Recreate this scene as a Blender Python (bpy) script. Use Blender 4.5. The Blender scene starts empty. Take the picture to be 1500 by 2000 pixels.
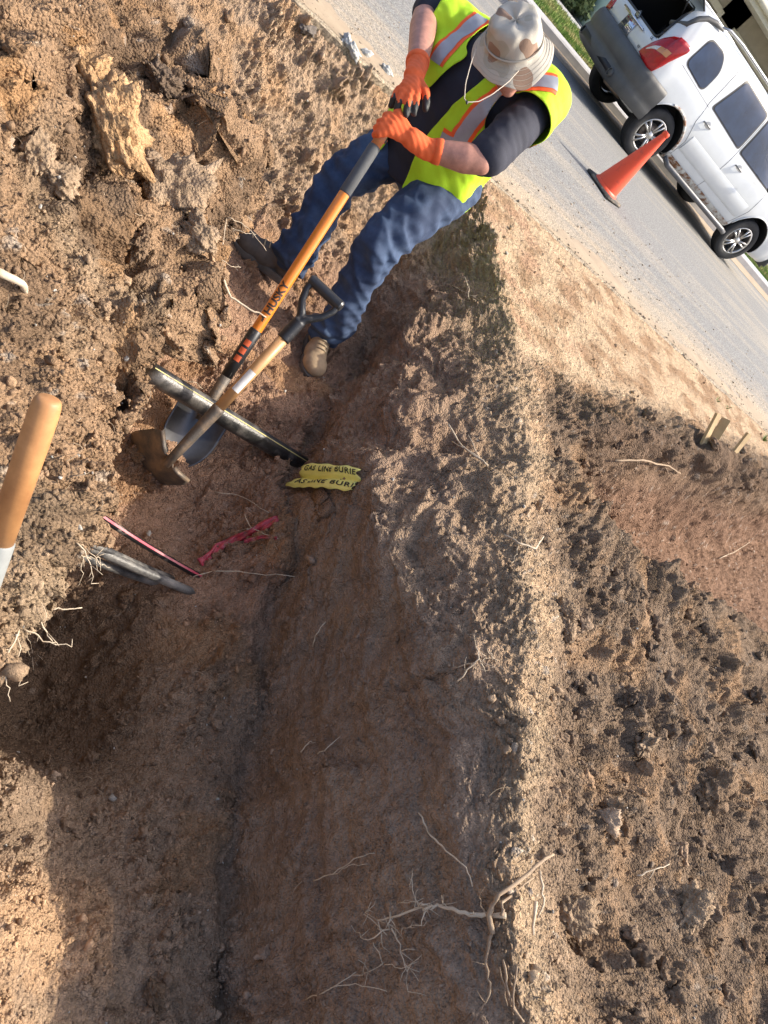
import bpy, bmesh, math, random
import numpy as np
from mathutils import Vector, Matrix
from mathutils.bvhtree import BVHTree
random.seed(7)
rng = np.random.default_rng(11)
SC = bpy.context.scene
R = math.radians

# ---------------------------------------------------------------- camera
HEAD, PITCH, ROLL, FPX, EYE = R(45.3), R(34.0), R(53.8), 1445.0, 1.04
cF = np.array([math.sin(HEAD)*math.cos(PITCH), math.cos(HEAD)*math.cos(PITCH), -math.sin(PITCH)])
_rt = np.array([math.cos(HEAD), -math.sin(HEAD), 0.0]); _up = np.cross(_rt, cF)
cX = math.cos(ROLL)*_rt + math.sin(ROLL)*_up
cY = -math.sin(ROLL)*_rt + math.cos(ROLL)*_up
EYEP = np.array([0, 0, EYE])
cd = bpy.data.cameras.new("camera"); cam = bpy.data.objects.new("camera", cd)
SC.collection.objects.link(cam); SC.camera = cam
cd.sensor_fit = 'VERTICAL'; cd.sensor_height = 36.0; cd.lens = 36.0*FPX/2000
cd.clip_start = 0.02; cd.clip_end = 3000
M = Matrix([[cX[i], cY[i], -cF[i], EYEP[i]] for i in range(3)] + [[0, 0, 0, 1]])
cam.matrix_world = M

# ---------------------------------------------------------------- light
w = bpy.data.worlds.new("World"); SC.world = w; w.use_nodes = True
nt = w.node_tree; bg = nt.nodes["Background"]; sk = nt.nodes.new("ShaderNodeTexSky")
SUND = Vector((.63, -.105, .70)).normalized()
sk.sky_type = 'NISHITA'; sk.sun_disc = False; sk.dust_density = 4; sk.air_density = .8
sk.sun_elevation = math.asin(SUND.z); sk.sun_rotation = math.atan2(SUND.x, SUND.y)
nt.links.new(sk.outputs[0], bg.inputs[0]); bg.inputs[1].default_value = 0.15
sl = bpy.data.lights.new("sun", 'SUN'); sl.energy = 2.9; sl.angle = R(0.5); sl.color = (1, .91, .77)
so = bpy.data.objects.new("sun", sl); SC.collection.objects.link(so)
so.rotation_euler = SUND.to_track_quat('Z', 'Y').to_euler()
SC.view_settings.view_transform = 'Standard'; SC.view_settings.look = 'None'
SC.view_settings.exposure = 1.15; SC.view_settings.gamma = 1
SC.cycles.max_bounces = 6; SC.cycles.diffuse_bounces = 4

# ---------------------------------------------------------------- helpers
def ray(px, py):
    d = cF*FPX + cX*(px-750) + cY*(1000-py)
    return d/np.linalg.norm(d)
def atz(px, py, z):                       # point of height z seen at a photo position
    r = ray(px, py); return Vector(EYEP + r*(z-EYE)/r[2])
def atd(px, py, d):                       # point at camera depth d
    r = ray(px, py); return Vector(EYEP + r*d/(r@cF))

def new_obj(name, me, parent=None, loc=None):
    o = bpy.data.objects.new(name, me); SC.collection.objects.link(o)
    if parent is not None: o.parent = parent
    return o
def origin_of(parent):
    v = Vector((0, 0, 0))
    while parent is not None:
        v = v+parent.location; parent = parent.parent
    return v
def setp(o, label=None, cat=None, group=None, kind=None):
    for k, v in (('label', label), ('category', cat), ('group', group), ('kind', kind)):
        if v: o[k] = v
    return o
def thing(name, loc, label, cat, group=None):
    o = bpy.data.objects.new(name, None); SC.collection.objects.link(o)
    o.location = loc; o.empty_display_size = .1
    return setp(o, label, cat, group)
def mesh(name, V, F, mats, parent=None, smooth=True, fm=None, loc=None, col=None):
    """V world coordinates; stored relative to the parent's (or own) origin."""
    V = np.asarray(V, dtype=np.float64).reshape(-1, 3)
    if parent is not None: org = np.array(origin_of(parent))
    elif loc is not None: org = np.array(loc, float)
    else:
        mn, mx = V.min(0), V.max(0); org = np.array([(mn[0]+mx[0])/2, (mn[1]+mx[1])/2, mn[2]])
    me = bpy.data.meshes.new(name)
    V = V-org
    if isinstance(F, np.ndarray):
        n = F.shape[1]
        me.vertices.add(len(V)); me.vertices.foreach_set('co', V.astype(np.float32).ravel())
        me.loops.add(F.size); me.loops.foreach_set('vertex_index', F.astype(np.int32).ravel())
        me.polygons.add(len(F)); me.polygons.foreach_set('loop_start', np.arange(0, F.size, n, dtype=np.int32))
        me.polygons.foreach_set('loop_total', np.full(len(F), n, dtype=np.int32))
        me.update(calc_edges=True)
    else:
        me.from_pydata([tuple(v) for v in V], [], F); me.update()
    if not isinstance(mats, (list, tuple)): mats = [mats]
    for m in mats: me.materials.append(m)
    if fm is not None: me.polygons.foreach_set('material_index', np.asarray(fm, dtype=np.int32))
    if smooth: me.polygons.foreach_set('use_smooth', np.ones(len(me.polygons), dtype=bool))
    if col is not None:
        a = me.color_attributes.new('Col', 'FLOAT_COLOR', 'POINT')
        c4 = np.ones((len(V), 4), np.float32); c4[:, :3] = col; a.data.foreach_set('color', c4.ravel())
    o = new_obj(name, me, parent)
    if parent is None: o.location = org
    return o

class G:                                  # a bag of geometry
    def __init__(s): s.V = []; s.F = []; s.m = []
    def add(s, V, F, mi=0):
        b = len(s.V); s.V += [tuple(v) for v in V]; s.F += [tuple(i+b for i in f) for f in F]; s.m += [mi]*len(F); return s
    def box(s, c, size, rot=None, mi=0, bev=0):
        x, y, z = [k/2 for k in size]
        if bev:
            bm = bmesh.new(); bmesh.ops.create_cube(bm, size=1)
            for v in bm.verts: v.co = Vector((v.co.x*size[0], v.co.y*size[1], v.co.z*size[2]))
            bmesh.ops.bevel(bm, geom=bm.edges[:], offset=bev, segments=2, affect='EDGES')
            bm.verts.index_update()
            P = [v.co.copy() for v in bm.verts]; Fs = [tuple(v.index for v in f.verts) for f in bm.faces]; bm.free()
        else:
            P = [Vector((i, j, k)) for i in (-x, x) for j in (-y, y) for k in (-z, z)]
            Fs = [(0, 1, 3, 2), (4, 6, 7, 5), (0, 4, 5, 1), (2, 3, 7, 6), (0, 2, 6, 4), (1, 5, 7, 3)]
        if rot is not None: P = [rot @ p for p in P]
        c = Vector(c); return s.add([p+c for p in P], Fs, mi)
    def tube(s, pts, rad, n=10, cap=True, mi=0, flat=None):
        pts = [Vector(p) for p in pts]
        if not hasattr(rad, '__len__'): rad = [rad]*len(pts)
        ring = []; u = None
        for i, p in enumerate(pts):
            t = (pts[min(i+1, len(pts)-1)]-pts[max(i-1, 0)])
            t = t.normalized() if t.length > 1e-9 else Vector((0, 0, 1))
            if u is None: u = t.orthogonal().normalized()
            u = (u-t*u.dot(t)); u = u.normalized() if u.length > 1e-6 else t.orthogonal().normalized()
            v = t.cross(u)
            for k in range(n):
                a = 2*math.pi*k/n; ring.append(p+(u*math.cos(a)+v*math.sin(a))*rad[i])
        F = []
        for i in range(len(pts)-1):
            for k in range(n):
                F.append((i*n+k, i*n+(k+1) % n, (i+1)*n+(k+1) % n, (i+1)*n+k))
        if cap: F.append(tuple(range(n))[::-1]); F.append(tuple((len(pts)-1)*n+k for k in range(n)))
        return s.add(ring, F, mi)
    def lathe(s, base, axis, prof, n=24, mi=0, arc=None):   # prof: (radius, height)
        base = Vector(base); t = Vector(axis).normalized(); u = t.orthogonal().normalized(); v = t.cross(u)
        P = []; F = []
        for r, h in prof:
            for k in range(n):
                a = 2*math.pi*k/n; P.append(base+t*h+(u*math.cos(a)+v*math.sin(a))*r)
        for i in range(len(prof)-1):
            for k in range(n): F.append((i*n+k, i*n+(k+1) % n, (i+1)*n+(k+1) % n, (i+1)*n+k))
        return s.add(P, F, mi)
    def grid(s, P, nu, nv, mi=0, wrap=False):   # P[i*nv+j]
        F = []
        for i in range(nu-1):
            for j in range(nv if wrap else nv-1):
                F.append((i*nv+j, i*nv+(j+1) % nv, (i+1)*nv+(j+1) % nv, (i+1)*nv+j))
        return s.add(P, F, mi)
    def obj(s, name, mats, parent=None, smooth=True, loc=None):
        return mesh(name, s.V, s.F, mats, parent, smooth, s.m, loc)
def autosmooth(o, ang=35):
    me = o.data; bm = bmesh.new(); bm.from_mesh(me)
    for e in bm.edges:
        e.smooth = not (len(e.link_faces) == 2 and e.calc_face_angle(0) > R(ang))
    bm.to_mesh(me); bm.free(); return o
def bake(o):                              # apply modifiers
    dg = bpy.context.evaluated_depsgraph_get(); dg.update()
    me = bpy.data.meshes.new_from_object(o.evaluated_get(dg)); old = o.data
    o.modifiers.clear(); o.data = me; me.name = old.name; bpy.data.meshes.remove(old); return o
def solidify(o, t, off=1):
    m = o.modifiers.new('s', 'SOLIDIFY'); m.thickness = t; m.offset = off; return bake(o)

# ---------------------------------------------------------------- materials
def mat(name, col, rough=.7, metal=0, var=0, vscale=20, bump=0, bscale=200, stretch=None, col2=None, coat=0, spec=.5, vcol=False, emit=None, trans=0, contrast=(.35, .65), alpha=1, space='Object', bump2=None):
    m = bpy.data.materials.new(name); m.use_nodes = True; t = m.node_tree; L = t.links.new
    b = t.nodes['Principled BSDF']; b.inputs['Roughness'].default_value = rough; b.inputs['Metallic'].default_value = metal
    b.inputs['Base Color'].default_value = (*col, 1); b.inputs['Coat Weight'].default_value = coat; b.inputs['Specular IOR Level'].default_value = spec
    b.inputs['Transmission Weight'].default_value = trans; b.inputs['Alpha'].default_value = alpha
    tc = t.nodes.new('ShaderNodeTexCoord'); mp = t.nodes.new('ShaderNodeMapping'); L(tc.outputs[space], mp.inputs[0])
    if stretch: mp.inputs['Scale'].default_value = stretch
    base = None
    if vcol:
        a = t.nodes.new('ShaderNodeVertexColor'); a.layer_name = 'Col'; base = a.outputs[0]
    if var or col2:
        n = t.nodes.new('ShaderNodeTexNoise'); n.inputs['Scale'].default_value = vscale; n.inputs['Detail'].default_value = 6; n.inputs['Roughness'].default_value = .65
        L(mp.outputs[0], n.inputs['Vector'])
        r = t.nodes.new('ShaderNodeMapRange'); r.inputs['From Min'].default_value = contrast[0]; r.inputs['From Max'].default_value = contrast[1]
        L(n.outputs[0], r.inputs[0])
        if col2:
            mx = t.nodes.new('ShaderNodeMix'); mx.data_type = 'RGBA'; L(r.outputs[0], mx.inputs[0])
            mx.inputs[6].default_value = (*col, 1); mx.inputs[7].default_value = (*col2, 1)
            if base is not None: L(base, mx.inputs[6])
            base = mx.outputs[2]
        else:
            r.inputs['To Min'].default_value = 1-var; r.inputs['To Max'].default_value = 1+var
            mx = t.nodes.new('ShaderNodeVectorMath'); mx.operation = 'SCALE'
            if base is not None: L(base, mx.inputs[0])
            else: mx.inputs[0].default_value = col
            L(r.outputs[0], mx.inputs['Scale']); base = mx.outputs[0]
    if base is not None: L(base, b.inputs['Base Color'])
    if bump:
        n = t.nodes.new('ShaderNodeTexNoise'); n.inputs['Scale'].default_value = bscale; n.inputs['Detail'].default_value = 5; n.inputs['Roughness'].default_value = .6
        L(mp.outputs[0], n.inputs['Vector'])
        bp = t.nodes.new('ShaderNodeBump'); bp.inputs['Strength'].default_value = 1; bp.inputs['Distance'].default_value = bump
        L(n.outputs[0], bp.inputs['Height']); last = bp
        if bump2:
            n2 = t.nodes.new('ShaderNodeTexVoronoi'); n2.inputs['Scale'].default_value = bump2[1]; L(mp.outputs[0], n2.inputs['Vector'])
            bq = t.nodes.new('ShaderNodeBump'); bq.inputs['Strength'].default_value = 1; bq.inputs['Distance'].default_value = bump2[0]; bq.invert = True
            L(n2.outputs['Distance'], bq.inputs['Height']); L(bp.outputs[0], bq.inputs['Normal']); last = bq
        L(last.outputs[0], b.inputs['Normal'])
    m['bsdf'] = 1
    return m

# ---------------------------------------------------------------- noise (numpy)
def _hash(ix, iy, seed):
    h = (ix.astype(np.int64)*374761393+iy.astype(np.int64)*668265263+seed*974634777) & 0xffffffff
    h = ((h ^ (h >> 13))*1274126177) & 0xffffffff
    return (h ^ (h >> 16)) & 0xffffffff
def perlin(x, y, seed=0):
    x0 = np.floor(x); y0 = np.floor(y); fx = x-x0; fy = y-y0
    u = fx*fx*fx*(fx*(fx*6-15)+10); v = fy*fy*fy*(fy*(fy*6-15)+10)
    def g(ix, iy, dx, dy):
        a = _hash(ix, iy, seed)*(2*math.pi/4294967296.); return np.cos(a)*dx+np.sin(a)*dy
    a = g(x0, y0, fx, fy); b = g(x0+1, y0, fx-1, fy); c = g(x0, y0+1, fx, fy-1); d = g(x0+1, y0+1, fx-1, fy-1)
    return ((a+(b-a)*u)+((c+(d-c)*u)-(a+(b-a)*u))*v)*1.5
def fbm(x, y, sc, oct=4, seed=0, gain=.5):
    s = 0; a = 1; t = 0
    for i in range(oct):
        s = s+a*perlin(x/sc+i*17.3, y/sc-i*9.1, seed+i); t += a; a *= gain; sc = sc/2
    return s/t
def clods(x, y, sc, prob, seed, rmin=.28, rmax=.62):
    """loose lumps: height in units of sc, and a per-lump random number"""
    wx = x/sc+.35*perlin(x/sc*1.7, y/sc*1.7, seed+50)+.12*perlin(x/sc*5, y/sc*5, seed+52)
    wy = y/sc+.35*perlin(x/sc*1.7, y/sc*1.7, seed+51)+.12*perlin(x/sc*5, y/sc*5, seed+53)
    ix = np.floor(wx); iy = np.floor(wy); best = np.zeros_like(x); idr = np.zeros_like(x)
    for dx in (-1, 0, 1):
        for dy in (-1, 0, 1):
            h1 = _hash(ix+dx, iy+dy, seed)/4294967296.; h2 = _hash(ix+dx, iy+dy, seed+1)/4294967296.; h3 = _hash(ix+dx, iy+dy, seed+2)/4294967296.
            cx = ix+dx+.5+.7*(h1-.5); cy = iy+dy+.5+.7*(h2-.5)
            r = rmin+(rmax-rmin)*((h3*7.3) % 1.0); pres = (h3 < prob)
            qx = wx-cx; qy = wy-cy; an = h1*6.28; e = .65+.35*h2
            a = (qx*np.cos(an)+qy*np.sin(an))/r; b = (-qx*np.sin(an)+qy*np.cos(an))/(r*e)
            d2 = a*a+b*b
            hh = np.where(pres & (d2 < 1), np.clip(1-d2, 0, 1)**.45*r*(.6+.7*h2), 0)
            m = hh > best; best = np.where(m, hh, best); idr = np.where(m, h1, idr)
    return best, idr
def sstep(a, b, x):
    t = np.clip((x-a)/(b-a), 0, 1); return t*t*(3-2*t)

def rockmesh(c, size, seed, n=3, jag=.35, rough=False):
    bm = bmesh.new(); bmesh.ops.create_icosphere(bm, subdivisions=n, radius=1); r = np.random.default_rng(seed)
    V = np.array([v.co[:] for v in bm.verts]); F = [tuple(v.index for v in f.verts) for f in bm.faces]; bm.free()
    # flatten against random planes for angular facets, then roughen
    for i in range(9):
        d = r.normal(size=3); d /= np.linalg.norm(d); h = r.uniform(.55, .9); p = V@d; V = V-np.outer(np.clip(p-h, 0, None)*.85, d)
    for fq, am in ((2.2, jag*.5), (5, jag*.22), (11, jag*.12), (23, jag*.06)):
        for k in range(3):
            d = r.normal(size=3)*fq; V = V*(1+am*.6*np.sin(V@d+r.random()*6)[:, None])
    if n > 3 or rough:
        for sc_, am in ((.55, .17), (.25, .11), (.12, .075), (.06, .05)):
            o_ = r.random(6)*20; V = V*(1+am*(perlin(V[:, 0]/sc_+o_[0], V[:, 1]/sc_+o_[1], seed)+perlin(V[:, 1]/sc_+o_[2], V[:, 2]/sc_+o_[3], seed+1)+perlin(V[:, 2]/sc_+o_[4], V[:, 0]/sc_+o_[5], seed+2)))[:, None]
    q = Matrix.Rotation(r.random()*6.28, 3, Vector(r.normal(size=3)))
    V = V*np.array(size); V = V@np.array(q).T+np.array(c); return V, F
# ================================================================ THE GROUND
# cross-sections of the dug ground at stations along Y (towards the road): (X, Z) knots
# outer-left, pile back, pile top, lip, wall foot, mid floor, floor/right wall, crest, beyond, right ground, outer-right
ST = {
-1.6: [(-30,-0.1), (-1.5,-0.1), (-0.5,-0.25), (0.02,-0.42), (0.45,-0.72), (0.8,-0.8), (1.05,-0.8), (1.22,-0.1), (1.25,-0.04), (1.7,-0.12), (3,-0.2), (6.8,-0.15), (60,-0.1)],
0.00: [(-30,-0.1), (-1.5,-0.1), (-0.5,-0.25), (0.12,-0.42), (0.5,-0.66), (0.85,-0.74), (1.13,-0.76), (1.27,-0.1), (1.36,-0.04), (1.75,-0.16), (3,-0.24), (6.8,-0.17), (60,-0.1)],
0.25: [(-30,-0.1), (-1.5,-0.1), (-0.5,-0.2), (0.16,-0.4), (0.47,-0.62), (0.85,-0.78), (1.18,-0.78), (1.32,-0.11), (1.41,-0.03), (1.75,-0.14), (3,-0.22), (6.8,-0.16), (60,-0.1)],
0.45: [(-30,-0.1), (-1.5,0), (-0.5,-0.02), (0.27,-0.04), (0.46,-0.72), (0.85,-0.86), (1.22,-0.8), (1.36,-0.12), (1.46,-0.02), (1.8,-0.12), (3,-0.2), (6.8,-0.15), (60,-0.1)],
0.80: [(-30,-0.1), (-1.5,0.1), (-0.4,0.14), (0.375,-0.01), (0.415,-0.96), (0.8,-0.98), (1.31,-0.82), (1.42,-0.17), (1.57,0), (1.95,-0.1), (3.1,-0.16), (6.8,-0.13), (60,-0.1)],
1.20: [(-30,-0.1), (-1.5,0.2), (-0.3,0.24), (0.45,0), (0.46,-0.9), (0.95,-0.86), (1.32,-0.74), (1.35,-0.25), (1.73,0), (2.1,-0.08), (3.2,-0.12), (6.8,-0.11), (60,-0.1)],
1.60: [(-30,-0.1), (-1.5,0.25), (-0.2,0.3), (0.565,0), (0.595,-0.82), (1.05,-0.84), (1.3,-0.64), (1.36,-0.27), (1.85,0), (2.15,-0.06), (3.2,-0.08), (6.8,-0.09), (60,-0.1)],
2.20: [(-30,-0.1), (-1.5,0.25), (-0.1,0.3), (0.71,0.02), (0.74,-0.66), (1.15,-0.68), (1.52,-0.56), (1.6,-0.28), (2.02,-0.02), (2.35,-0.05), (3.3,-0.05), (6.8,-0.05), (60,-0.05)],
2.60: [(-30,-0.1), (-1.5,0.2), (-0.1,0.18), (0.7,-0.04), (0.88,-0.58), (1.2,-0.62), (1.69,-0.56), (1.76,-0.28), (2.14,-0.03), (2.45,-0.05), (3.3,-0.04), (6.8,-0.045), (60,-0.05)],
2.95: [(-30,-0.1), (-1.5,0.05), (-0.3,0), (0.42,-0.22), (0.85,-0.46), (1.22,-0.6), (1.76,-0.56), (1.93,-0.26), (2.16,-0.04), (2.5,-0.04), (3.3,-0.03), (6.8,-0.04), (60,-0.05)],
3.35: [(-30,-0.1), (-1.5,-0.05), (-0.4,-0.08), (0.3,-0.2), (0.8,-0.36), (1.22,-0.46), (1.8,-0.46), (2.06,-0.236), (2.2,-0.03), (2.5,-0.03), (3.3,-0.02), (6.8,-0.025), (60,-0.03)],
3.80: [(-30,-0.1), (-1.5,-0.06), (-0.4,-0.06), (0.3,-0.1), (0.8,-0.14), (1.22,-0.2), (1.8,-0.16), (2.07,-0.092), (2.2,-0.03), (2.5,-0.02), (3.3,-0.01), (6.8,-0.015), (60,-0.02)],
3.97: [(-30,-0.1), (-1.5,-0.05), (-0.4,-0.03), (0.3,-0.03), (0.8,-0.035), (1.22,-0.04), (1.8,-0.035), (2,-0.02), (2.2,-0.01), (2.5,-0.006), (3.3,-0.004), (6.8,-0.004), (60,-0.004)],
4.10: [(-30,-0.1), (-1.5,-0.07), (-0.4,-0.07), (0.3,-0.08), (0.8,-0.09), (1.22,-0.09), (1.8,-0.09), (2.07,-0.069), (2.2,-0.05), (2.5,-0.04), (3.3,-0.03), (6.8,-0.03), (60,-0.03)],
6.00: [(-30,-0.2), (-1.5,-0.2), (-0.4,-0.2), (0.3,-0.2), (0.8,-0.2), (1.22,-0.2), (1.8,-0.2), (2.07,-0.2), (2.2,-0.2), (2.5,-0.2), (3.3,-0.2), (6.8,-0.2), (60,-0.2)],
}
SPC = [1.0, .05, .007, .0055, .005, .005, .0048, .0045, .006, .009, .014, .6]      # sample spacing per segment
def trench2(X, Y):
    far = 1.30+.345*X+.05*np.sin(X*2.1); near = 1.72-.10*(X-2.2)+.06*np.sin(X*1.7+1)
    d = sstep(2.25, 2.9, X)
    wall = 1-sstep(far-.26, far+.02, Y); slope = sstep(near-.15, near+.55, Y)
    return -.58*d*wall*slope*(1-sstep(7, 9, X))
def build_ground():
    ys = [np.array([-30, -18, -10, -6, -4, -2.8, -2.0])]
    ys += [np.arange(-1.6, -.25, .03), np.arange(-.25, 2.3, .0055), np.arange(2.3, 4.1, .009), np.array([4.12, 4.4, 6.0])]
    ys = np.concatenate(ys); sy = np.array(sorted(ST)); KX = np.array([[k[0] for k in ST[s]] for s in sy]); KZ = np.array([[k[1] for k in ST[s]] for s in sy])
    K = KX.shape[1]; XK = np.array([np.interp(ys, sy, KX[:, k]) for k in range(K)]).T; ZK = np.array([np.interp(ys, sy, KZ[:, k]) for k in range(K)]).T
    # wander of the edges
    wy = np.clip(ys, -2, 4.2)
    for k, a, s in ((3, .05, 3), (4, .04, 4), (5, .03, 5), (6, .04, 6), (7, .05, 16), (8, .06, 7)):
        wl = perlin(wy/.38, wy*0+s, 80+s)+.45*perlin(wy/.13, wy*0+s, 90+s)+.25*perlin(wy/.05, wy*0+s, 60+s)
        XK[:, k] += a*wl*(1-sstep(3.3, 3.9, wy)); ZK[:, k] += .35*a*np.roll(wl, 40)*(1-sstep(3.3, 3.9, wy))
    n = []
    for k in range(K-1):                  # same count in every row, set by the mean length
        L = np.median(np.hypot(np.diff(XK, axis=1)[:, k], np.diff(ZK, axis=1)[:, k])[(ys > -.3) & (ys < 3.5)]); n.append(max(6, int(L/SPC[k])))
    Xs = []; Zs = []; T = []
    for k in range(K-1):
        u = np.arange(n[k])/n[k]
        if k == 0: u = 1-(1-u)**3
        if k == K-2: u = u**3.2
        if k == K-3: pass
        Xs.append(XK[:, k:k+1]*(1-u)+XK[:, k+1:k+2]*u); Zs.append(ZK[:, k:k+1]*(1-u)+ZK[:, k+1:k+2]*u); T.append(k+u)
    Xs.append(XK[:, -1:]); Zs.append(ZK[:, -1:]); T.append(np.array([K-1.]))
    X = np.concatenate(Xs, 1); Z = np.concatenate(Zs, 1); T = np.concatenate(T); T = np.interp(T, [0, 6, 7, 8, 11, 12], [0, 6, 6.65, 7, 10, 10.5])[None, :]*np.ones_like(X)
    ker = np.hanning(19); ker /= ker.sum()
    def smooth(A):
        B = np.pad(A, ((0, 0), (9, 9)), mode='edge'); C = sum(ker[i]*B[:, i:i+A.shape[1]] for i in range(19)); C[:, :12] = A[:, :12]; C[:, -40:] = A[:, -40:]; return C
    X2 = smooth(X); Z2 = smooth(Z); X, Z = X2, Z2
    Y = ys[:, None]*np.ones_like(X)
    # smooth along Y a little in fine rows
    A = np.concatenate([np.zeros((len(ys), 1)), np.cumsum(np.hypot(np.diff(X, axis=1), np.diff(Z, axis=1)), 1)], 1)
    ic = int(sum(n[:4])); A = A-A[:, ic:ic+1]                       # arc length measured from the wall foot
    B = Y-.75*sstep(2.25, 2.9, X)*(1-sstep(1.30+.345*X+.05*np.sin(X*2.1)-.26, 1.32+.345*X+.05*np.sin(X*2.1), Y))
    act = (sstep(-2.5, -1.2, Y)*(1-sstep(4.0, 4.3, Y)))*sstep(-4, -1, X)*(1-sstep(12, 30, X))
    # large features on plan
    Z = Z+trench2(X, Y)
    g = lambda x, y, rx, ry, h: h*np.exp(-((X-x)/rx)**2-((Y-y)/ry)**2)
    Z = Z+g(2.45, 1.35, .25, .35, .07)+g(2.9, .75, .35, .25, .05)+g(3.6, .25, .5, .3, .08)+g(2.2, .15, .2, .25, .06)+g(4.6, 1.0, .6, .3, .07)
    Z = Z+g(3.0, 2.35, .5, .10, .05)+g(4.2, 2.85, .6, .12, .05)
    Z = Z+g(1.30, 1.45, .16, .14, .12)*(T < 6.2)+g(1.12, 2.05, .12, .15, .10)*(T > 4)*(T < 6)
    Z = Z-g(.68, .98, .22, .26, .24)*(T > 4)+g(.62, .62, .16, .08, .08)*(T > 4)*(T < 6)
    for px_, py_, h_ in ((185, 305, .16), (150, 190, .10), (305, 455, .15), (330, 205, .09), (395, 300, .10), (330, 650, .09), (90, 240, .06), (250, 420, .07), (190, 770, .05), (430, 130, .05), (300, 330, .07)):
        q_ = atz(px_, py_, .14); Z = Z-g(q_.x, q_.y, .048, .06, h_*.85)*(T < 3.0)
    for px_, py_, h_ in ((1180, 1130, .05), (1270, 1380, .05), (1400, 1460, .06), (1340, 1610, .06), (1190, 1820, .05), (1440, 1880, .06), (1280, 1700, .04)):
        q_ = atz(px_, py_, -.1); Z = Z-g(q_.x, q_.y, .09, .07, h_)*(T > 7.2)
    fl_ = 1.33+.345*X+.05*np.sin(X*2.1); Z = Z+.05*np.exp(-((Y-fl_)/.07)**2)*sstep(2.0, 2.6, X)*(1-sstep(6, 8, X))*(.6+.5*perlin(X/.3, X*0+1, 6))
    onpile = (T < 3.0)*sstep(.2, .6, Y)
    P = fbm(X, Y, .42, 3, 5); Z = Z+onpile*.11*P*(1-sstep(2.9, 3.4, Y))
    # deep cracks between big blocks of the pile
    Z = Z-onpile*sstep(.9, 1.3, Y)*(1-sstep(2.5, 2.9, Y))*.10*np.clip(1-np.abs(fbm(X, Y, .30, 2, 9))/.035, 0, 1)*(fbm(X, Y, .5, 1, 33) > -.05)
    Z = Z-.05*np.exp(-((T-5.97+.08*perlin(Y/.2, Y*0+5, 4))/.12)**2)*(1-sstep(1.9, 2.6, Y))*(1+.6*perlin(Y/.2, Y*0+2, 3))
    S = np.stack([X, Y, Z], -1)
    def normals(S):
        du = np.gradient(S, axis=1); dv = np.gradient(S, axis=0); N = np.cross(du, dv); L = np.linalg.norm(N, axis=-1, keepdims=True); return N/np.maximum(L, 1e-12)
    N = normals(S)
    # zone weights
    pile = (T < 3.15)*sstep(.25, .5, Y)*(1-sstep(2.7, 3.2, Y))
    nearleft = (T < 5)*(1-sstep(.3, .45, Y))
    floor = sstep(3.9, 4.1, T)*(1-sstep(5.9, 6.15, T))
    rwall = sstep(5.8, 6.1, T)*(1-sstep(6.75, 7.0, T))
    t2 = np.clip(-trench2(X, Y)/.3, 0, 1)
    verge = (T > 7)*sstep(1.45+.345*X, 1.75+.345*X, Y)*sstep(1.9, 2.6, Y)
    bank = (T <= 7)*sstep(2.9, 3.3, Y)
    spoil = sstep(7.25, 7.9, T+.6*fbm(X, Y, .3, 2, 71))*(1-verge)*(1-t2*.95)
    crest = sstep(6.75+.12*fbm(A, Y, .2, 2, 55), 7.0, T)*(1-spoil)*(1-verge)
    m1 = sstep(-.1, .25, fbm(A, B, .28, 3, 21)); m2 = sstep(-.15, .2, fbm(A, B, .16, 3, 22))
    d = .030*fbm(A, B, .35, 2, 30)+.016*fbm(A, B, .12, 3, 31)+.005*fbm(A, B, .03, 3, 32)
    d = d*(1-.6*verge)*(1-.7*sstep(3.8, 3.97, Y))*(1-.15*floor)
    c1, i1 = clods(A, B, .17, .42, 101); c2, i2 = clods(A, B, .075, .6, 111); c3, i3 = clods(A, B, .036, .8, 121); c4, i4 = clods(A, B, .018, .9, 131)
    c0, i0 = clods(A, B, .31, .5, 141, .3, .6); big = 1.1*pile*(.35+.65*m1)*sstep(.7, 1.3, Y)+.55*spoil*m1+.4*bank*m1
    m3 = sstep(-.12, .12, fbm(X, Y, .4, 3, 24)); med = .75*pile*(.5+.5*m1)+.75*spoil*(.08+.92*m3)+.55*floor*m1*m2+.25*crest*m2*m1+.8*bank*m1*m2+.1*nearleft*m2
    sml = .8*pile+.75*spoil*(.3+.7*m3)+.85*floor*m2+.4*rwall*m1+.55*crest*(.2+.8*m2)+.8*bank*m2+.28*verge*m2+.35*nearleft*m2
    tin = .8*pile+.7*spoil+.85*floor*(.4+.6*m1)+.6*rwall*(.25+.75*m2)+.9*crest+.7*bank+.45*verge+.45*nearleft*(.4+.6*m1)
    brow = np.exp(-((T-6.75)/.28)**2)*sstep(.5, 1.0, Y); d = d+brow*.045*fbm(A, B, .2, 3, 39)+brow*.02*np.floor(fbm(X, Y, .22, 3, 62)*5)*.6
    d = d+.40*.31*c0*pile*sstep(.9, 1.4, Y)*(1-sstep(2.2, 2.6, Y))+spoil*(.055*fbm(X, Y, .34, 3, 35)+.02*fbm(X, Y, .12, 2, 36))+rwall*(.028*fbm(A, B*.5, .16, 3, 37)+.006*fbm(A*2.2, B, .05, 3, 38))
    d = d+big*c1*.17*.8+med*c2*.075*1.05+sml*c3*.036*1.25+tin*c4*.018*1.3
    # scraped marks: spade facets down the right wall, tyre/track ribs along the verge
    d = d+rwall*(.016*np.abs(perlin(A/.085, Y/.75+.3*perlin(A/.2, Y/.4, 4), 44))-.010*sstep(.25, .32, np.abs(perlin(A/.16, Y/.5, 47)))-.006*np.abs(perlin(A/.05, Y/.5, 46)))*(1-.3*m1)
    # ledges on the red soil
    lm = floor*sstep(1.0, 1.5, Y)*(1-sstep(2.4, 2.8, Y))*sstep(4.6, 5.2, T)
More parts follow.
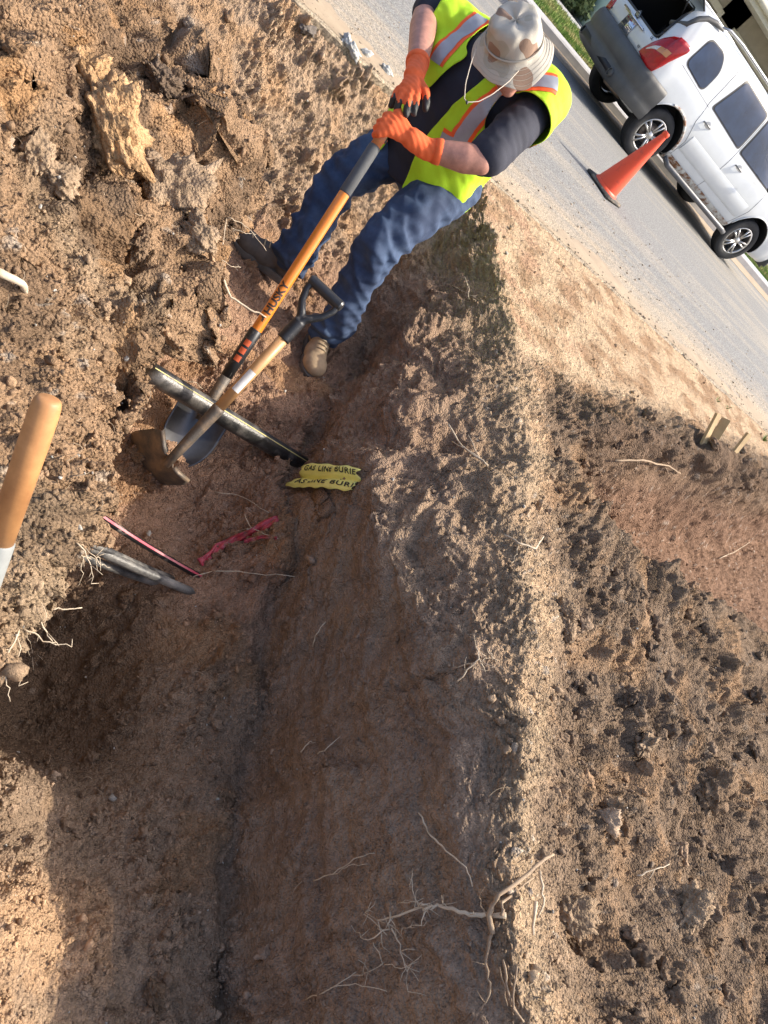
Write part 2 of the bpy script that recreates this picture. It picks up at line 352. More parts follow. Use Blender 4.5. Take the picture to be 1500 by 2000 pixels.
    lv = fbm(X, Y, .25, 3, 61)*4; d = d+lm*.022*(np.floor(lv)+sstep(.75, 1.0, lv-np.floor(lv)))*.8
    ribs = np.sin(Y*2*math.pi/.085+X*1.2+1.5*perlin(X/.4, Y/.2, 8)); d = d+verge*(.0045*ribs*sstep(-.1, .2, perlin(X/.5, Y/.12, 12))+.0035*fbm(X/3, Y, .05, 3, 13))
    d = d*act
    S = S+N*d[..., None]
    # ---- soil colours, with light and shade worked into some zones
    dry = np.array([.33, .23, .145]); grey = np.array([.28, .205, .135]); tan = np.array([.30, .195, .118]); red = np.array([.275, .170, .112]); dark = np.array([.115, .078, .052]); brown = np.array([.25, .178, .122]); ochre = np.array([.42, .235, .105]); sand = np.array([.36, .265, .175])
    def mix(a, b, t): return a*(1-t[..., None])+b*t[..., None]
    nz = fbm(A, B, .22, 4, 200); n2 = fbm(A, B, .5, 3, 210); nf = fbm(A, B, .02, 3, 220)
    C = np.ones_like(S)*brown
    C = mix(C, tan, sstep(-.2, .4, nz)*.5)
    C = mix(C, mix(np.ones_like(S)*tan, grey, sstep(-.1, .4, n2+.35*(1.0-Y))), pile)
    C = mix(C, np.ones_like(S)*ochre, pile*sstep(.12, .3, fbm(A, B, .22, 3, 230))*.55*sstep(.8, 1.4, Y))
    C = mix(C, np.ones_like(S)*dark*1.1, pile*sstep(.0, .25, fbm(A, B, .22, 4, 231))*.65)
    C = mix(C, mix(np.ones_like(S)*brown, red, sstep(.9, 1.3, Y)), floor)
    C = mix(C, np.ones_like(S)*ochre*.62, floor*sstep(.05, .3, fbm(A, B, .3, 3, 232))*.45)
    C = mix(C, np.ones_like(S)*dark, floor*(1-sstep(1.15, 1.5, Y))*sstep(.55, .75, Y)*(1-sstep(.85, 1.1, X))*.95)  # hollow under the lip: dark soil, with its shade painted in
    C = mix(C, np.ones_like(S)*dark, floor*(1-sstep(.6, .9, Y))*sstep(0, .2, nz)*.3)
    wallc = mix(np.ones_like(S)*brown, np.array([.215, .158, .118]), sstep(-.2, .2, nz)*.6); C = mix(C, wallc, rwall)
    C = mix(C, np.ones_like(S)*red*.8, rwall*sstep(1.2, 1.8, Y)*.5)
    C = mix(C, mix(np.ones_like(S)*grey, dry, sstep(-.1, .3, nz)), crest); C = mix(C, np.ones_like(S)*brown, crest*(1-sstep(6.8, 7.05, T))*.6)
    C = mix(C, mix(np.ones_like(S)*np.array([.225, .160, .110]), tan*1.05, sstep(-.05, .35, nz)), spoil)
    C = mix(C, np.ones_like(S)*dark, spoil*sstep(.05, .3, fbm(A, B, .35, 3, 233)+.12*(X-3))*.5)
    C = mix(C, np.ones_like(S)*np.array([.165, .098, .066]), t2*.9)  # red soil of the second trench, darkened to suggest a shaded wall
    C = mix(C, np.ones_like(S)*dark*.9, t2*sstep(2.15, 2.4, X)*(1-sstep(2.75, 3.1, X))*.8)  # deep shadow in the trench's end corner, painted into the colour
    C = mix(C, mix(np.ones_like(S)*sand, tan*.8, sstep(-.15, .3, nz)), verge)
    C = mix(C, np.ones_like(S)*np.array([.15, .10, .07]), np.exp(-((Y-fl_+.03)/.08)**2)*sstep(2.0, 2.6, X)*.7)  # shading of the ridge painted as a dark band along the far lip
    C = mix(C, np.ones_like(S)*red*1.2, verge*sstep(.1, .3, fbm(X, Y, .3, 2, 240))*(1-sstep(2.6, 3.1, X))*.5)
    C = mix(C, mix(np.ones_like(S)*brown*1.15, tan, sstep(-.1, .3, nz)), bank)
    C = mix(C, mix(np.ones_like(S)*tan*1.15, brown, sstep(0, .35, nz)), nearleft*sstep(2.5, 3.3, T))
    idc = np.where(c2 > 0, i2, .5)*.5+np.where(c3 > 0, i3, .5)*.5
    C = C*(.82+.36*idc)[..., None]*(1+.22*nf)[..., None]
    pale = ((i4 > .965) & (c4 > .1))*(crest+pile+.6*spoil+.3*floor)*.35; C = mix(C, np.ones_like(S)*np.array([.55, .50, .43]), np.clip(pale, 0, 1))
    C = C*(1+.18*floor+.25*rwall+.28*crest*sstep(6.8, 7.1, T)+.30*verge+.10*bank-.09*pile+.10*nearleft-.14*spoil)[..., None]*np.array([1.0, 1.0, .985])  # zone tones; floor and right wall lifted to stand in for fill light
    C = np.clip(C, .02, .8)
    nr, nc = X.shape; idx = np.arange(nr*nc).reshape(nr, nc)
    F = np.stack([idx[:-1, :-1], idx[:-1, 1:], idx[1:, 1:], idx[1:, :-1]], -1).reshape(-1, 4)
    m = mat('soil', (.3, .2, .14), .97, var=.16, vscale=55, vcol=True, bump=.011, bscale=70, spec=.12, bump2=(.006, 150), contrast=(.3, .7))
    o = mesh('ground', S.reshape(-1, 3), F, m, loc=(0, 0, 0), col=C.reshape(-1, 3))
    setp(o, kind='structure')
    # loose crumbs lying on the soil: uncountable, one mesh
    dens = (.9*pile+.9*spoil*(.4+.6*m2)+.75*crest*(.25+.75*m2)+.3*t2+.75*bank*(.3+.7*m2)+.9*floor*(.3+.7*m2)+.35*verge+.28*nearleft+.35*rwall*(.3+.7*m1))*act
    area = np.linalg.norm(np.cross(np.gradient(S, axis=1), np.gradient(S, axis=0)), axis=-1)
    inview = (X > -.6)*(Y > -.3)*(Y < 4.0)*(X < 6.5)
    near = 1/(np.hypot(X, Y)**2+1.2)
    pr = (dens*area*inview*near).ravel(); pr /= pr.sum()
    def crumbs(n, smin, smax, sub, seed):
        r = np.random.default_rng(seed); id_ = r.choice(pr.size, n, p=pr)
        bm = bmesh.new(); bmesh.ops.create_icosphere(bm, subdivisions=sub, radius=1)
        bv = np.array([v.co[:] for v in bm.verts]); bf = np.array([[v.index for v in f.verts] for f in bm.faces]); bm.free()
        sz = smin*(smax/smin)**(r.random(n)**2.2)
        J = 1+.5*(r.random((n, len(bv)))-.5)*(1 if sub < 2 else .7)
        for fq in (1.6, 2.9, 5.1):
            dr = r.normal(size=(n, 3))*fq; J = J+.42/fq**.55*np.sin(dr@bv.T+r.random((n, 1))*6.3)*.8
        J = np.clip(J, .35, 1.9); ax = .6+.6*r.random((n, 1, 3))
        V = bv[None]*J[..., None]*ax*sz[:, None, None]
        q = r.normal(size=(n, 4)); q /= np.linalg.norm(q, axis=1)[:, None]; a_, b_, c_, d_ = q.T
        Rm = np.stack([1-2*(c_**2+d_**2), 2*(b_*c_-a_*d_), 2*(b_*d_+a_*c_), 2*(b_*c_+a_*d_), 1-2*(b_**2+d_**2), 2*(c_*d_-a_*b_), 2*(b_*d_-a_*c_), 2*(c_*d_+a_*b_), 1-2*(b_**2+c_**2)], 1).reshape(n, 3, 3)
        V = np.einsum('nij,nkj->nki', Rm, V)
        P = S.reshape(-1, 3)[id_]+N.reshape(-1, 3)[id_]*(sz*.35)[:, None]+r.normal(size=(n, 3))*.002
        V = V+P[:, None]
        cc = C.reshape(-1, 3)[id_]*(.75+.6*r.random((n, 1))); pl = r.random(n) > .985; cc[pl] = np.array([.55, .52, .46])*(.6+.4*r.random((pl.sum(), 1)))
        Fq = (bf[None]+(np.arange(n)*len(bv))[:, None, None]).reshape(-1, 3)
        return V.reshape(-1, 3), Fq, np.repeat(np.clip(cc, .02, .8), len(bv), 0)
    va, fa, ca = crumbs(42000, .0018, .0060, 1, 5); vb, fb, cb = crumbs(1500, .005, .014, 2, 6)
    # lumps on the spoil, from a few broken shapes
    r = np.random.default_rng(77); protos = [rockmesh((0, 0, 0), (1, 1, 1), 500+k, 4, .30, rough=True) for k in range(10)]
    wl = ((1.0*spoil*(.25+m2)+.30*pile*m1+.25*bank*m1+.22*floor*m1+.12*crest)*act*area*inview*near).ravel(); wl /= wl.sum()
    ids = r.choice(wl.size, 520, p=wl); vl = []; fl = []; cl_ = []; off = len(va)+len(vb)
    for k, i_ in enumerate(ids):
        V0, F0 = protos[k % 10]; sz = .010*(3.6**(r.random()**1.7)); zone = spoil.ravel()[i_]
        if zone < .3: sz *= .65
        an = r.random()*6.28; Rz_ = np.array([[math.cos(an), -math.sin(an), 0], [math.sin(an), math.cos(an), 0], [0, 0, 1]]); ax_ = .75+.5*r.random(3)
        V1 = (V0*ax_)@Rz_.T*sz+S.reshape(-1, 3)[i_]+N.reshape(-1, 3)[i_]*sz*.25; vl.append(V1); fl.append(np.array(F0)+off); off += len(V1)
        cl_.append(np.ones((len(V1), 1))*np.clip(C.reshape(-1, 3)[i_]*(.85+.45*r.random()), .02, .6)[None])
    vb = np.concatenate([vb]+vl); fb_all = [fa, fb+len(va)]+fl; cb = np.concatenate([cb]+cl_)
    oc = mesh('soil_crumbs', np.concatenate([va, vb]), np.concatenate(fb_all), mat('crumb', (.3, .2, .14), .97, vcol=True, bump=.008, bscale=120, spec=.15, var=.15, vscale=80), loc=(0, 0, 0), smooth=False, col=np.concatenate([ca, cb]))
    setp(oc, 'loose crumbs of tan and brown soil scattered over the spoil and trench edges', 'soil crumbs', kind='stuff')
    r = np.random.default_rng(91); nf_ = 1100; wl = ((.8*pile+.7*crest+.5*rwall+.5*spoil+.5*floor+.25*verge+.4*bank)*act*area*inview*near).ravel(); wl /= wl.sum(); ids = r.choice(wl.size, nf_, p=wl)
    P0 = S.reshape(-1, 3)[ids]; N0 = N.reshape(-1, 3)[ids]; dr = r.normal(size=(nf_, 3)); dr -= N0*(dr*N0).sum(1)[:, None]*.75; dr /= np.linalg.norm(dr, axis=1)[:, None]
    ln = .008+.05*r.random(nf_)**2.5; bend = r.normal(size=(nf_, 3))*.35; sdv = np.cross(dr, N0); sdv /= np.linalg.norm(sdv, axis=1)[:, None]+1e-9; wd = .0004+.0006*r.random(nf_); VF = []
    for k in range(6):
        u = k/5; c = P0+N0*.003+(dr*u+bend*u*u+N0*.30*math.sin(u*3.0))*ln[:, None]; w3 = (wd*(1-.7*u))[:, None]; VF += [c-sdv*w3, c+N0*w3*1.6, c+sdv*w3]
    VF = np.stack(VF, 1).reshape(-1, 3); q = []
    for k in range(5):
        for a in range(3): q.append((k*3+a, k*3+(a+1) % 3, (k+1)*3+(a+1) % 3, (k+1)*3+a))
    FF_ = (np.array(q)[None]+(np.arange(nf_)*18)[:, None, None]).reshape(-1, 4); cf = np.repeat(np.array([.40, .31, .21])[None]*(.5+.8*r.random((nf_, 1))), 18, 0)
    setp(mesh('root_fibres', VF, FF_, mat('fibre', (.4, .3, .2), .9, vcol=True), loc=(0, 0, 0), col=cf), 'short pale root fibres and straw bits strewn over the dug soil', 'root fibres', kind='stuff')
    # coarse copy for ray casts
    st = 2; Sg = S[::st, ::st]; r2, c2_ = Sg.shape[:2]; ii = np.arange(r2*c2_).reshape(r2, c2_)
    Fq = np.stack([ii[:-1, :-1], ii[:-1, 1:], ii[1:, 1:], ii[1:, :-1]], -1).reshape(-1, 4)
    bv = BVHTree.FromPolygons([tuple(v) for v in Sg.reshape(-1, 3).tolist()], [tuple(f) for f in Fq.tolist()])
    return o, bv
ground, BVH = build_ground()
def hit(px, py, up=0):
    h = BVH.ray_cast(Vector(EYEP), Vector(ray(px, py)))
    if h[0] is None: return atz(px, py, 0), Vector((0, 0, 1))
    n = h[1]; n = -n if n.z < 0 and abs(n.z) > .2 else n
    if n.dot(Vector(ray(px, py))) > 0: n = -n
    return h[0]+n*up, n
def gz(x, y, top=1.0):
    h = BVH.ray_cast(Vector((x, y, top)), Vector((0, 0, -1)))
    return h[0].z if h[0] else 0
#@@ROAD
# ================================================================ ROAD, KERB, GRASS
def strip(name, x0, x1, y0, y1, z, m, nx=2, kind='structure', yfun=None, skirt=0, th=0):
    xs = x0+(x1-x0)*np.linspace(0, 1, nx); g = G()
    P = []
    for x in xs:
        a = y0+(yfun(x) if yfun else 0)
        row = [(x, a, z-skirt), (x, a+.004, z-.006), (x, a+.012, z), (x, y1, z)] if skirt else [(x, a, z), (x, y1, z)]
        P += row
    g.grid(P, len(xs), len(P)//len(xs)); F = [f[::-1] for f in g.F]
    o = mesh(name, g.V, F, m, None, False, loc=(0, 0, 0)); return setp(o, kind=kind)
asph = mat('asphalt', (.185, .183, .175), .9, col2=(.33, .285, .215), vscale=.9, contrast=(.48, .80), bump=.003, bscale=260, stretch=(.28, 2.2, 1), spec=.3)
_t = asph.node_tree                        # fine aggregate: light and dark chips
_n = _t.nodes.new('ShaderNodeTexNoise'); _n.inputs['Scale'].default_value = 95; _n.inputs['Detail'].default_value = 3
_tc = _t.nodes.new('ShaderNodeTexCoord'); _t.links.new(_tc.outputs['Object'], _n.inputs['Vector'])
_r = _t.nodes.new('ShaderNodeMapRange'); _r.inputs['From Min'].default_value = .35; _r.inputs['From Max'].default_value = .65; _r.inputs['To Min'].default_value = .55; _r.inputs['To Max'].default_value = 1.5
_t.links.new(_n.outputs[0], _r.inputs[0]); _v = _t.nodes.new('ShaderNodeVectorMath'); _v.operation = 'SCALE'
_b = _t.nodes['Principled BSDF']; _src = _b.inputs['Base Color'].links[0].from_socket
_sx = _t.nodes.new('ShaderNodeSeparateXYZ'); _t.links.new(_tc.outputs['Object'], _sx.inputs[0])
_mr = _t.nodes.new('ShaderNodeMapRange'); _mr.inputs['From Min'].default_value = 3.95; _mr.inputs['From Max'].default_value = 5.6; _mr.inputs['To Min'].default_value = .46; _mr.inputs['To Max'].default_value = -.12; _t.links.new(_sx.outputs[1], _mr.inputs[0])
_n2 = _t.nodes.new('ShaderNodeTexNoise'); _n2.inputs['Scale'].default_value = 3.5; _n2.inputs['Detail'].default_value = 9; _n2.inputs['Roughness'].default_value = .7; _mp2 = _t.nodes.new('ShaderNodeMapping'); _mp2.inputs['Scale'].default_value = (.35, 1.4, 1); _t.links.new(_tc.outputs['Object'], _mp2.inputs[0]); _t.links.new(_mp2.outputs[0], _n2.inputs['Vector'])
_ad = _t.nodes.new('ShaderNodeMath'); _ad.operation = 'ADD'; _t.links.new(_mr.outputs[0], _ad.inputs[0]); _t.links.new(_n2.outputs[0], _ad.inputs[1])
_m3 = _t.nodes.new('ShaderNodeMapRange'); _m3.inputs['From Min'].default_value = .55; _m3.inputs['From Max'].default_value = .95; _t.links.new(_ad.outputs[0], _m3.inputs[0])
_mx = _t.nodes.new('ShaderNodeMix'); _mx.data_type = 'RGBA'; _mx.inputs[7].default_value = (.335, .27, .19, 1); _t.links.new(_m3.outputs[0], _mx.inputs[0]); _t.links.new(_src, _mx.inputs[6]); _src = _mx.outputs[2]
_t.links.new(_src, _v.inputs[0]); _t.links.new(_r.outputs[0], _v.inputs['Scale']); _t.links.new(_v.outputs[0], _b.inputs['Base Color'])
edge = lambda x: float(.05*perlin(np.array([x/.55]), np.array([3.]), 5)[0]+.03*perlin(np.array([x/.13]), np.array([1.]), 6)[0]+.012*perlin(np.array([x/.04]), np.array([1.]), 9)[0])
xs_ = np.concatenate([np.linspace(-40, -2, 8), np.arange(-1.9, 9, .02), np.linspace(9.2, 80, 12)])
def road():
    P = []
    for x in xs_:
        a = 4.0+edge(x); P += [(x, a, -.09), (x, a+.004, -.008), (x, a+.014, 0), (x, 4.6, .004), (x, 10.75, .0)]
    g = G().grid(P, len(xs_), 5); o = mesh('road', g.V, [f[::-1] for f in g.F], asph, None, False, loc=(0, 0, 0)); setp(o, kind='structure')
road()
conc = mat('concrete', (.42, .39, .34), .9, col2=(.33, .31, .28), vscale=3, bump=.002, bscale=180)
sandm = mat('drift_sand', (.34, .27, .185), .95, col2=(.27, .205, .14), vscale=5, bump=.002, bscale=150)
kerbm = mat('kerb_concrete', (.30, .30, .31), .9, col2=(.40, .39, .38), vscale=4, bump=.002, bscale=150)
# thin worn concrete edging and drifted sand along the near edge of the road
def edging():
    P = []; xs = np.arange(-1.2, 12, .03)
    for x in xs:
        wv = .20+.22*float(perlin(np.array([x/.8]), np.array([7.]), 15)[0])+.10*float(perlin(np.array([x/.17]), np.array([7.]), 18)[0])+.05*float(perlin(np.array([x/.05]), np.array([7.]), 19)[0])
        wv = max(wv, .03)*(1 if x > .2 else .9)
        a = 4.03+edge(x)+.008; P += [(x, a, .0015), (x, a+.01, .0045), (x, a+.6*wv, .010), (x, a+wv, .0048)]
    g = G().grid(P, len(xs), 4); o = mesh('sand_drift', g.V, [f[::-1] for f in g.F], sandm, None, True, loc=(0, 0, 0)); setp(o, kind='structure')
edging()
def extrude_x(name, prof, x0, x1, m, kind='structure', nx=2):
    P = []
    for x in np.linspace(x0, x1, nx): P += [(x, y, z) for y, z in prof]
    g = G().grid(P, nx, len(prof)); o = mesh(name, g.V, [f[::-1] for f in g.F], m, None, False, loc=(0, 0, 0))
    return setp(o, kind=kind)
extrude_x('gutter', [(10.75, -.05), (10.752, .004), (11.5, .008)], -40, 80, sandm)
extrude_x('kerb', [(11.5, -.05), (11.51, .10), (11.54, .12), (11.95, .125), (11.96, .05)], -40, 80, kerbm)
lawnm = mat('lawn_soil', (.10, .13, .035), 1, col2=(.19, .18, .07), vscale=2.5)
P = [(-200, 11.95, .10), (-200, 14.2, .10), (-200, 1500, .10), (300, 11.95, .10), (300, 14.2, .10), (300, 1500, .10)]
setp(mesh('lawn', P, [(0, 3, 4, 1), (1, 4, 5, 2)], lawnm, None, False, loc=(0, 0, 0)), kind='structure')
setp(mesh('far_ground', [(-600, -30, -.3), (800, -30, -.3), (800, -900, -.3), (-600, -900, -.3)], [(0, 3, 2, 1)], lawnm, None, False, loc=(0, 0, 0)), kind='structure')
drivem = mat('drive_concrete', (.38, .38, .38), .9, col2=(.30, .30, .31), vscale=2, bump=.002, bscale=100)
setp(mesh('sidewalk', [(-60, 15.6, .104), (80, 15.6, .104), (80, 16.9, .104), (-60, 16.9, .104)], [(0, 1, 2, 3)], drivem, None, False, loc=(0, 0, 0)), kind='structure')
setp(mesh('driveway', [(9.3, 16.92, .108), (19.5, 16.92, .108), (19.5, 22.3, .108), (9.3, 22.3, .108)], [(0, 1, 2, 3)], drivem, None, False, loc=(0, 0, 0)), kind='structure')
def grass():
    n = 42000; r = np.random.default_rng(3)
    x = 5+r.random(n)*10.5; y = 11.93+3.7*r.random(n)**1.25
    h = .035+.05*r.random(n); a = r.random(n)*6.28; w_ = .006+.005*r.random(n); lx = (r.random(n)-.5)*.06; ly = (r.random(n)-.5)*.06
    V = np.stack([np.stack([x-np.cos(a)*w_, y-np.sin(a)*w_, .1+0*x], 1), np.stack([x+np.cos(a)*w_, y+np.sin(a)*w_, .1+0*x], 1), np.stack([x+lx, y+ly, .1+h], 1)], 1).reshape(-1, 3)
    F = np.arange(3*n).reshape(n, 3); pn = fbm(x, y, .8, 3, 4)
    c = np.array([.13, .22, .035])[None]*(1-sstep(-.1, .25, pn))[:, None]+np.array([.36, .33, .13])[None]*sstep(-.1, .25, pn)[:, None]
    c = c*(.7+.7*r.random((n, 1)))
    o = mesh('grass', V, F, mat('grass', (.2, .3, .05), .8, vcol=True), None, False, loc=(0, 0, 0), col=np.repeat(c, 3, 0)); setp(o, 'patchy green and straw coloured lawn grass behind the kerb', 'grass', kind='stuff')
grass()

# ================================================================ HOUSE with garage, utility box, bush
stucco = mat('stucco', (.30, .27, .22), .9, bump=.003, bscale=90, var=.08, vscale=3)
trim = mat('trim', (.50, .47, .38), .8, var=.06, vscale=5)
doorp = mat('garage_paint', (.22, .19, .15), .7, var=.06, vscale=4)
def house():
    Y0 = 19.2
    t = thing('house', (13, Y0, .1), 'low tan house with a shaded garage door and tiled roof behind the white SUV', 'house')
    def B(nm, x0, x1, y0, y1, z0, z1, m, par=t, bev=0):
        return G().box(((x0+x1)/2, (y0+y1)/2, (z0+z1)/2), (x1-x0, y1-y0, z1-z0), bev=bev).obj(nm, m, par, False)
    B('wall', 2, 9.6, Y0, Y0+7, .1, 2.9, stucco); B('wall', 12.4, 13.1, Y0, Y0+.35, .1, 2.9, stucco); B('wall', 16.1, 24, Y0, Y0+7, .1, 2.9, stucco)
    B('wall', 9.6, 16.1, Y0, Y0+.35, 2.35, 2.9, stucco); B('wall', 9.6, 16.1, Y0+1.2, Y0+7, .1, 2.9, stucco)
    for x0, x1 in ((9.6, 12.4), (13.1, 16.1)):
        d = B('garage_door', x0+.02, x1-.02, Y0+.5, Y0+.58, .12, 2.35, doorp)
        for i in range(4):
            for j in range(3):
                xx = x0+.15+j*(x1-x0-.2)/3; B('panel', xx, xx+(x1-x0-.2)/3-.12, Y0+.475, Y0+.502, .2+i*.54, .2+i*.54+.40, doorp, d, .008)
        for a, b, c_, e in ((x0-.1, x0+.04, .1, 2.45), (x1-.04, x1+.1, .1, 2.45)): B('door_frame', a, b, Y0-.03, Y0+.5, c_, e, trim)
        B('door_frame', x0+.04, x1-.04, Y0-.03, Y0+.5, 2.33, 2.47, trim)
    B('soffit', 1.5, 24.5, Y0-1.35, Y0-.03, 2.88, 2.93, trim)
    B('fascia', 1.5, 24.5, Y0-1.42, Y0-1.353, 2.83, 3.05, trim)
    g = G().tube([(1.5, Y0-1.49, 3.0), (24.5, Y0-1.49, 3.0)], .065, 8); g.obj('gutter_pipe', trim, t)
    tile = mat('roof_tile', (.42, .41, .40), .8, col2=(.15, .14, .14), vscale=5, bump=.01, bscale=20)
    rf = []; F = []; n = 0; r = random.Random(4)
    g = G()
    for i in range(14):
        y = Y0-1.45+i*.30; z = 3.07+i*.12; x = 7.5+(i % 2)*.15
        while x < 24:
            w_ = .29; dz = r.uniform(-.008, .02); g.box((x+w_/2, y+.2, z+.02+dz), (w_-.012, .42, .028), Matrix.Rotation(R(21.8), 3, 'X'), 0); x += .30
    g.obj('roof_tiles', tile, t, False)
    G().add([(1.5, Y0-1.4, 3.05), (24.5, Y0-1.4, 3.05), (24.5, Y0+5, 5.6), (1.5, Y0+5, 5.6), (1.5, Y0+7, 3.05), (24.5, Y0+7, 3.05)], [(0, 1, 2, 3), (3, 2, 5, 4)]).obj('roof', mat('roof_base', (.2, .19, .18), .9, var=.1), t, False)
    return t
house()
def grit():
    r = np.random.default_rng(12); n = 2200; x = .2+r.random(n)*8.5; y = 4.02+r.random(n)**3.2*2.2; sz = .0025+.007*r.random(n)**5
    bm = bmesh.new(); bmesh.ops.create_icosphere(bm, subdivisions=1, radius=1); bv = np.array([v.co[:] for v in bm.verts]); bf = np.array([[v.index for v in f.verts] for f in bm.faces]); bm.free()
    V = bv[None]*(1+.6*(r.random((n, len(bv), 1))-.5))*sz[:, None, None]*np.array([1.2, 1, .6])+np.stack([x, y, .006+sz*.4], 1)[:, None]
    c = np.repeat(np.array([.30, .235, .17])[None]*(.6+.9*r.random((n, 1))), len(bv), 0)
    setp(mesh('road_grit', V.reshape(-1, 3), (bf[None]+(np.arange(n)*len(bv))[:, None, None]).reshape(-1, 3), mat('grit', (.3, .2, .15), .95, vcol=True), smooth=False, loc=(0, 0, 0), col=c), 'scattered grit and dirt crumbs on the asphalt beside the dig', 'grit', kind='stuff')
grit()
def utility_box():
    t = thing('utility_box', (9.35, 17.3, .1), 'pale green metal utility box beside the grass strip behind the SUV', 'utility box')
    gm = mat('green_paint', (.36, .47, .40), .45, var=.06, vscale=8); rz = Matrix.Rotation(R(8), 3, 'Z')
    G().box((9.35, 17.3, .62), (1.1, .9, .98), rz, bev=.03).obj('cabinet', gm, t)
    G().box((9.35, 17.3, 1.125), (1.16, .96, .06), rz, bev=.02).obj('lid', gm, t)
    G().box((9.35, 17.3, .115), (1.25, 1.05, .03), rz, bev=.01).obj('base_pad', conc, t)
    G().box((9.35+.06, 17.3-.46, .62), (.04, .02, .12), rz).obj('latch', mat('steel', (.4, .4, .4), .4, 1), t)
utility_box()
def bush(cx, cy, w_, h, label):
    r = np.random.default_rng(9); n = 2600
    u = r.normal(size=(n, 3)); u /= np.linalg.norm(u, axis=1)[:, None]; rr = r.random(n)**.4*(1+.3*np.sin(u[:, 0]*5+u[:, 2]*4))
    c = np.stack([cx+u[:, 0]*rr*w_, cy+u[:, 1]*rr*w_, .1+h*.5+u[:, 2]*rr*h*.5], 1); a = r.normal(size=(n, 3))*.035; b = r.normal(size=(n, 3))*.02
    V = np.stack([c-a, c+b, c+a, c-b], 1).reshape(-1, 3)
    t = thing('bush', (cx, cy, .1), label, 'bush')
    mesh('foliage', V, np.arange(4*n).reshape(n, 4), mat('bush_leaf', (.06, .10, .035), .7, col2=(.15, .19, .07), vscale=9), t, False)
    g = G()
    for i in range(7): g.tube([(cx, cy, .1), (cx+random.uniform(-.2, .2), cy+random.uniform(-.2, .2), .1+h*.7)], [.018, .006], 6)
    g.obj('stems', mat('bush_wood', (.16, .12, .08), .9), t)
bush(8.45, 17.25, .45, .75, 'small dark bush between the grass strip and the pale green utility box')

# broken pieces of pavement along the edge
concm = mat('broken_concrete', (.50, .49, .46), .9, col2=(.30, .30, .30), vscale=30, bump=.004, bscale=120)
for i, (px, py, s, lb) in enumerate([(645, 66, .05, 'dark angular stone standing at the pavement edge, farthest of the rubble'), (676, 84, .055, 'white broken concrete chunk next to the dark stone at the pavement edge'), (688, 100, .05, 'grey white concrete lump in the middle of the rubble at the pavement edge'), (712, 108, .045, 'speckled grey stone nearest the gloved hands at the pavement edge'), (752, 140, .055, 'low grey stone half buried beside the orange cuff'), (600, 62, .05, 'dark soil covered stub beside the pale road edging')]):
    p, n = hit(px, py); V, F = rockmesh((p.x, p.y, p.z+s*.15), (s*.9, s*.65, s*.5), 40+i, 4, .2)
    o = mesh('broken_stone', V, F, concm if i not in (0, 5) else mat('dark_stone%d' % i, (.12, .10, .085), .9, bump=.004, bscale=100), smooth=True)
    setp(o, lb, 'stone', 'rubble along the pavement edge')

